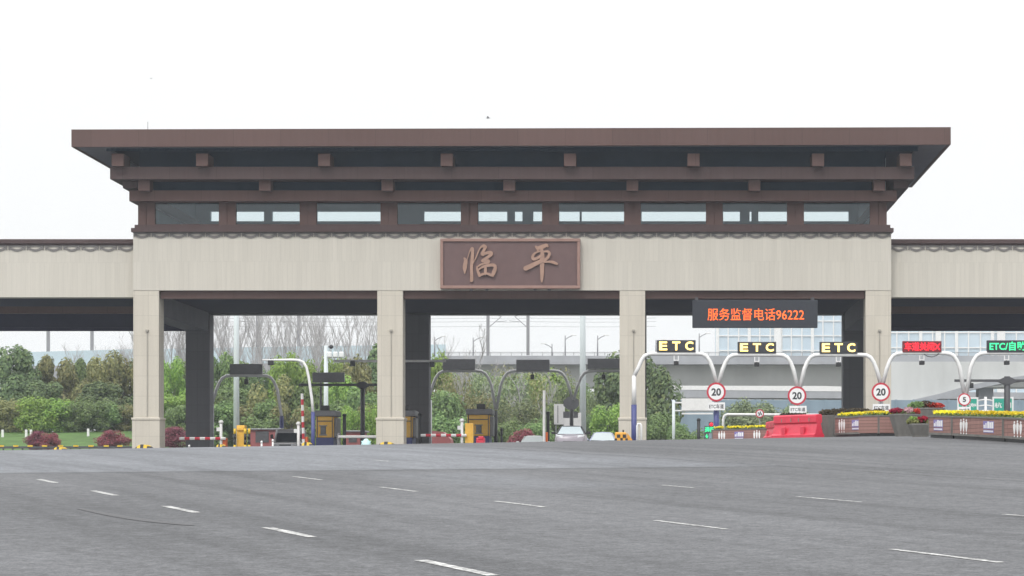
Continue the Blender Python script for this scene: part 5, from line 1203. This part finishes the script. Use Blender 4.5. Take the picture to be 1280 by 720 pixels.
def lamp(label, x, ytop, ybase, Y, side):
    X = wx(x,Y); z0, z1 = wz(ybase,Y), wz(ytop,Y); g = thing('street_lamp', label, 'street lamp', (X,Y,z0), 'street lamps on the viaduct')
    mb = MB(); mb.tube([(X,Y,z0),(X,Y,z1)], [.13,.09], 6); mb.tube([(X,Y,z1-.7),(X+side*.5,Y,z1-.3),(X+side*1.2,Y,z1)], .07, 6); part('pole', mb, 'grey', g)
    mb = MB(); mb.bbox((min(X+side*1.0,X+side*1.9),Y-.15,z1-.02),(max(X+side*1.0,X+side*1.9),Y+.15,z1+.16),.04); part('lamp_head', mb, 'offwhite', g)
for a in (('street lamp at the far left above the trees',22.5,452.5,463,1),('street lamp beside the second rear column',543.3,421,446,1),('street lamp left of the tallest catenary pole',591.5,422,446,1),('street lamp pointing left, left of the thick mast',690,430,446,-1),('street lamp just left of the thick mast',706.5,419.5,446,1),('street lamp between the thick mast and third column',747,419.5,446,1),('street lamp just right of the leftmost ETC sign',874,417,446,1),('street lamp left of the leftmost ETC sign',820,425,446,1)):
    lamp(a[0], a[1], a[2] if a[1] > 30 else 451.5, a[3] if a[1] > 30 else 463, 424 if a[1] > 30 else 456, a[4])
# birds
def bird(label, x, y, Y, s):
    p = at(x,y,Y); mb = MB(); mb.lathe([(.01,-.5*s),(.10*s,-.25*s),(.13*s,0),(.09*s,.25*s),(.02,.5*s)], p, 'X', 8)
    for sg in (-1,1): mb.add([p+Vector((-.15*s,sg*.05*s,.05*s)),p+Vector((.2*s,sg*.05*s,.05*s)),p+Vector((.1*s,sg*.5*s,.3*s)),p+Vector((-.1*s,sg*.9*s,.25*s)),p+Vector((-.2*s,sg*.5*s,.3*s))], [(0,1,2,3,4)])
    solo('bird', mb, 'grey', label, 'bird', p, 'birds in the white sky')
bird('grey bird flying above the middle of the roof', 610, 147.5, 230, .42)
bird('tiny grey bird high in the sky at left', 189, 98.3, 260, .22)

for o in list(C.objects):                          # prototypes that were not used
    if o.parent is None and o.type == 'EMPTY' and o.get('label') == 'tree':
        for c in kids(o): bpy.data.objects.remove(c)
        bpy.data.objects.remove(o)

# ------------------------------------------------------------------ haze, sky, sun, camera
HAZE = .00023
mb = MB(); mb.box((-1250,-80,-4.5),(1250,1600,90)); hz = MB(); hz = bpy.data.objects.new('haze', mb.mesh('haze', mat('haze_air', (1,1,1)))); C.objects.link(hz); hz['kind'] = 'stuff'
hm = hz.data.materials[0]; nt = hm.node_tree; nt.nodes.clear()
out = N(nt,'ShaderNodeOutputMaterial'); pv = N(nt,'ShaderNodeVolumePrincipled'); pv.inputs['Color'].default_value = (.88,.94,1,1); pv.inputs['Density'].default_value = HAZE
nt.links.new(pv.outputs[0], out.inputs['Volume'])

W = bpy.data.worlds.new('World'); S.world = W; W.use_nodes = True; nt = W.node_tree
bg = nt.nodes['Background']
sk = N(nt,'ShaderNodeTexSky', sky_type='NISHITA'); sk.sun_disc = False
SE, SR = math.radians(48), math.radians(200)
sk.sun_elevation = SE; sk.sun_rotation = SR; sk.air_density = 1.0; sk.dust_density = 4.0; sk.ozone_density = 1.0
hs = N(nt,'ShaderNodeHueSaturation'); hs.inputs['Saturation'].default_value = .25
nt.links.new(sk.outputs[0], hs.inputs['Color'])
tc = N(nt,'ShaderNodeTexCoord'); no = N(nt,'ShaderNodeTexNoise'); no.inputs['Scale'].default_value = 2.2; no.inputs['Detail'].default_value = 5
nt.links.new(tc.outputs['Generated'], no.inputs['Vector'])
sx = N(nt,'ShaderNodeSeparateXYZ'); nt.links.new(tc.outputs['Generated'], sx.inputs[0])
ad = N(nt,'ShaderNodeMath', operation='MULTIPLY_ADD'); nt.links.new(no.outputs[0], ad.inputs[0]); ad.inputs[1].default_value = .10; nt.links.new(sx.outputs[2], ad.inputs[2])
cr = N(nt,'ShaderNodeValToRGB'); e = cr.color_ramp.elements
e[0].position = .03; e[0].color = (7.35,7.38,7.35,1); e[1].position = 1.0; e[1].color = (17.5,17.6,17.8,1)
q = e.new(.10); q.color = (7.4,7.42,7.4,1); q = e.new(.20); q.color = (7.7,7.7,7.7,1); q = e.new(.45); q.color = (11.5,11.6,11.7,1)
nt.links.new(ad.outputs[0], cr.inputs[0])
mx = N(nt,'ShaderNodeMix', data_type='RGBA'); mx.inputs[0].default_value = .88
nt.links.new(hs.outputs[0], mx.inputs[6]); nt.links.new(cr.outputs[0], mx.inputs[7]); nt.links.new(mx.outputs[2], bg.inputs[0])
bg.inputs[1].default_value = .10
su = bpy.data.lights.new('sun','SUN'); su.energy = .9; su.angle = math.radians(14); su.color = (1,.96,.9)
so = bpy.data.objects.new('sun', su); C.objects.link(so); so['kind'] = 'helper'
az = SR; d = Vector((math.sin(az)*math.cos(SE), math.cos(az)*math.cos(SE), math.sin(SE)))     # towards the sun
so.rotation_euler = d.to_track_quat('Z','Y').to_euler(); so.location = d*400
cam = bpy.data.cameras.new('camera'); co = bpy.data.objects.new('camera', cam); C.objects.link(co)
co.location = (0,0,0); co.rotation_euler = (math.radians(90),0,0)
cam.sensor_width = 36; cam.lens = 36*F/1280; cam.shift_x = -(VX-640)/1280; cam.shift_y = (VY-360)/1280
cam.clip_start = .5; cam.clip_end = 5000
S.camera = co
S.view_settings.view_transform = 'Standard'; S.view_settings.look = 'None'; S.view_settings.gamma = 1; S.view_settings.use_curve_mapping = False
S.view_settings.exposure = .5
S.render.engine = 'CYCLES'
S.cycles.max_bounces = 8; S.cycles.transparent_max_bounces = 12; S.cycles.volume_bounces = 1; S.cycles.use_denoising = True
S.cycles.sample_clamp_indirect = 4
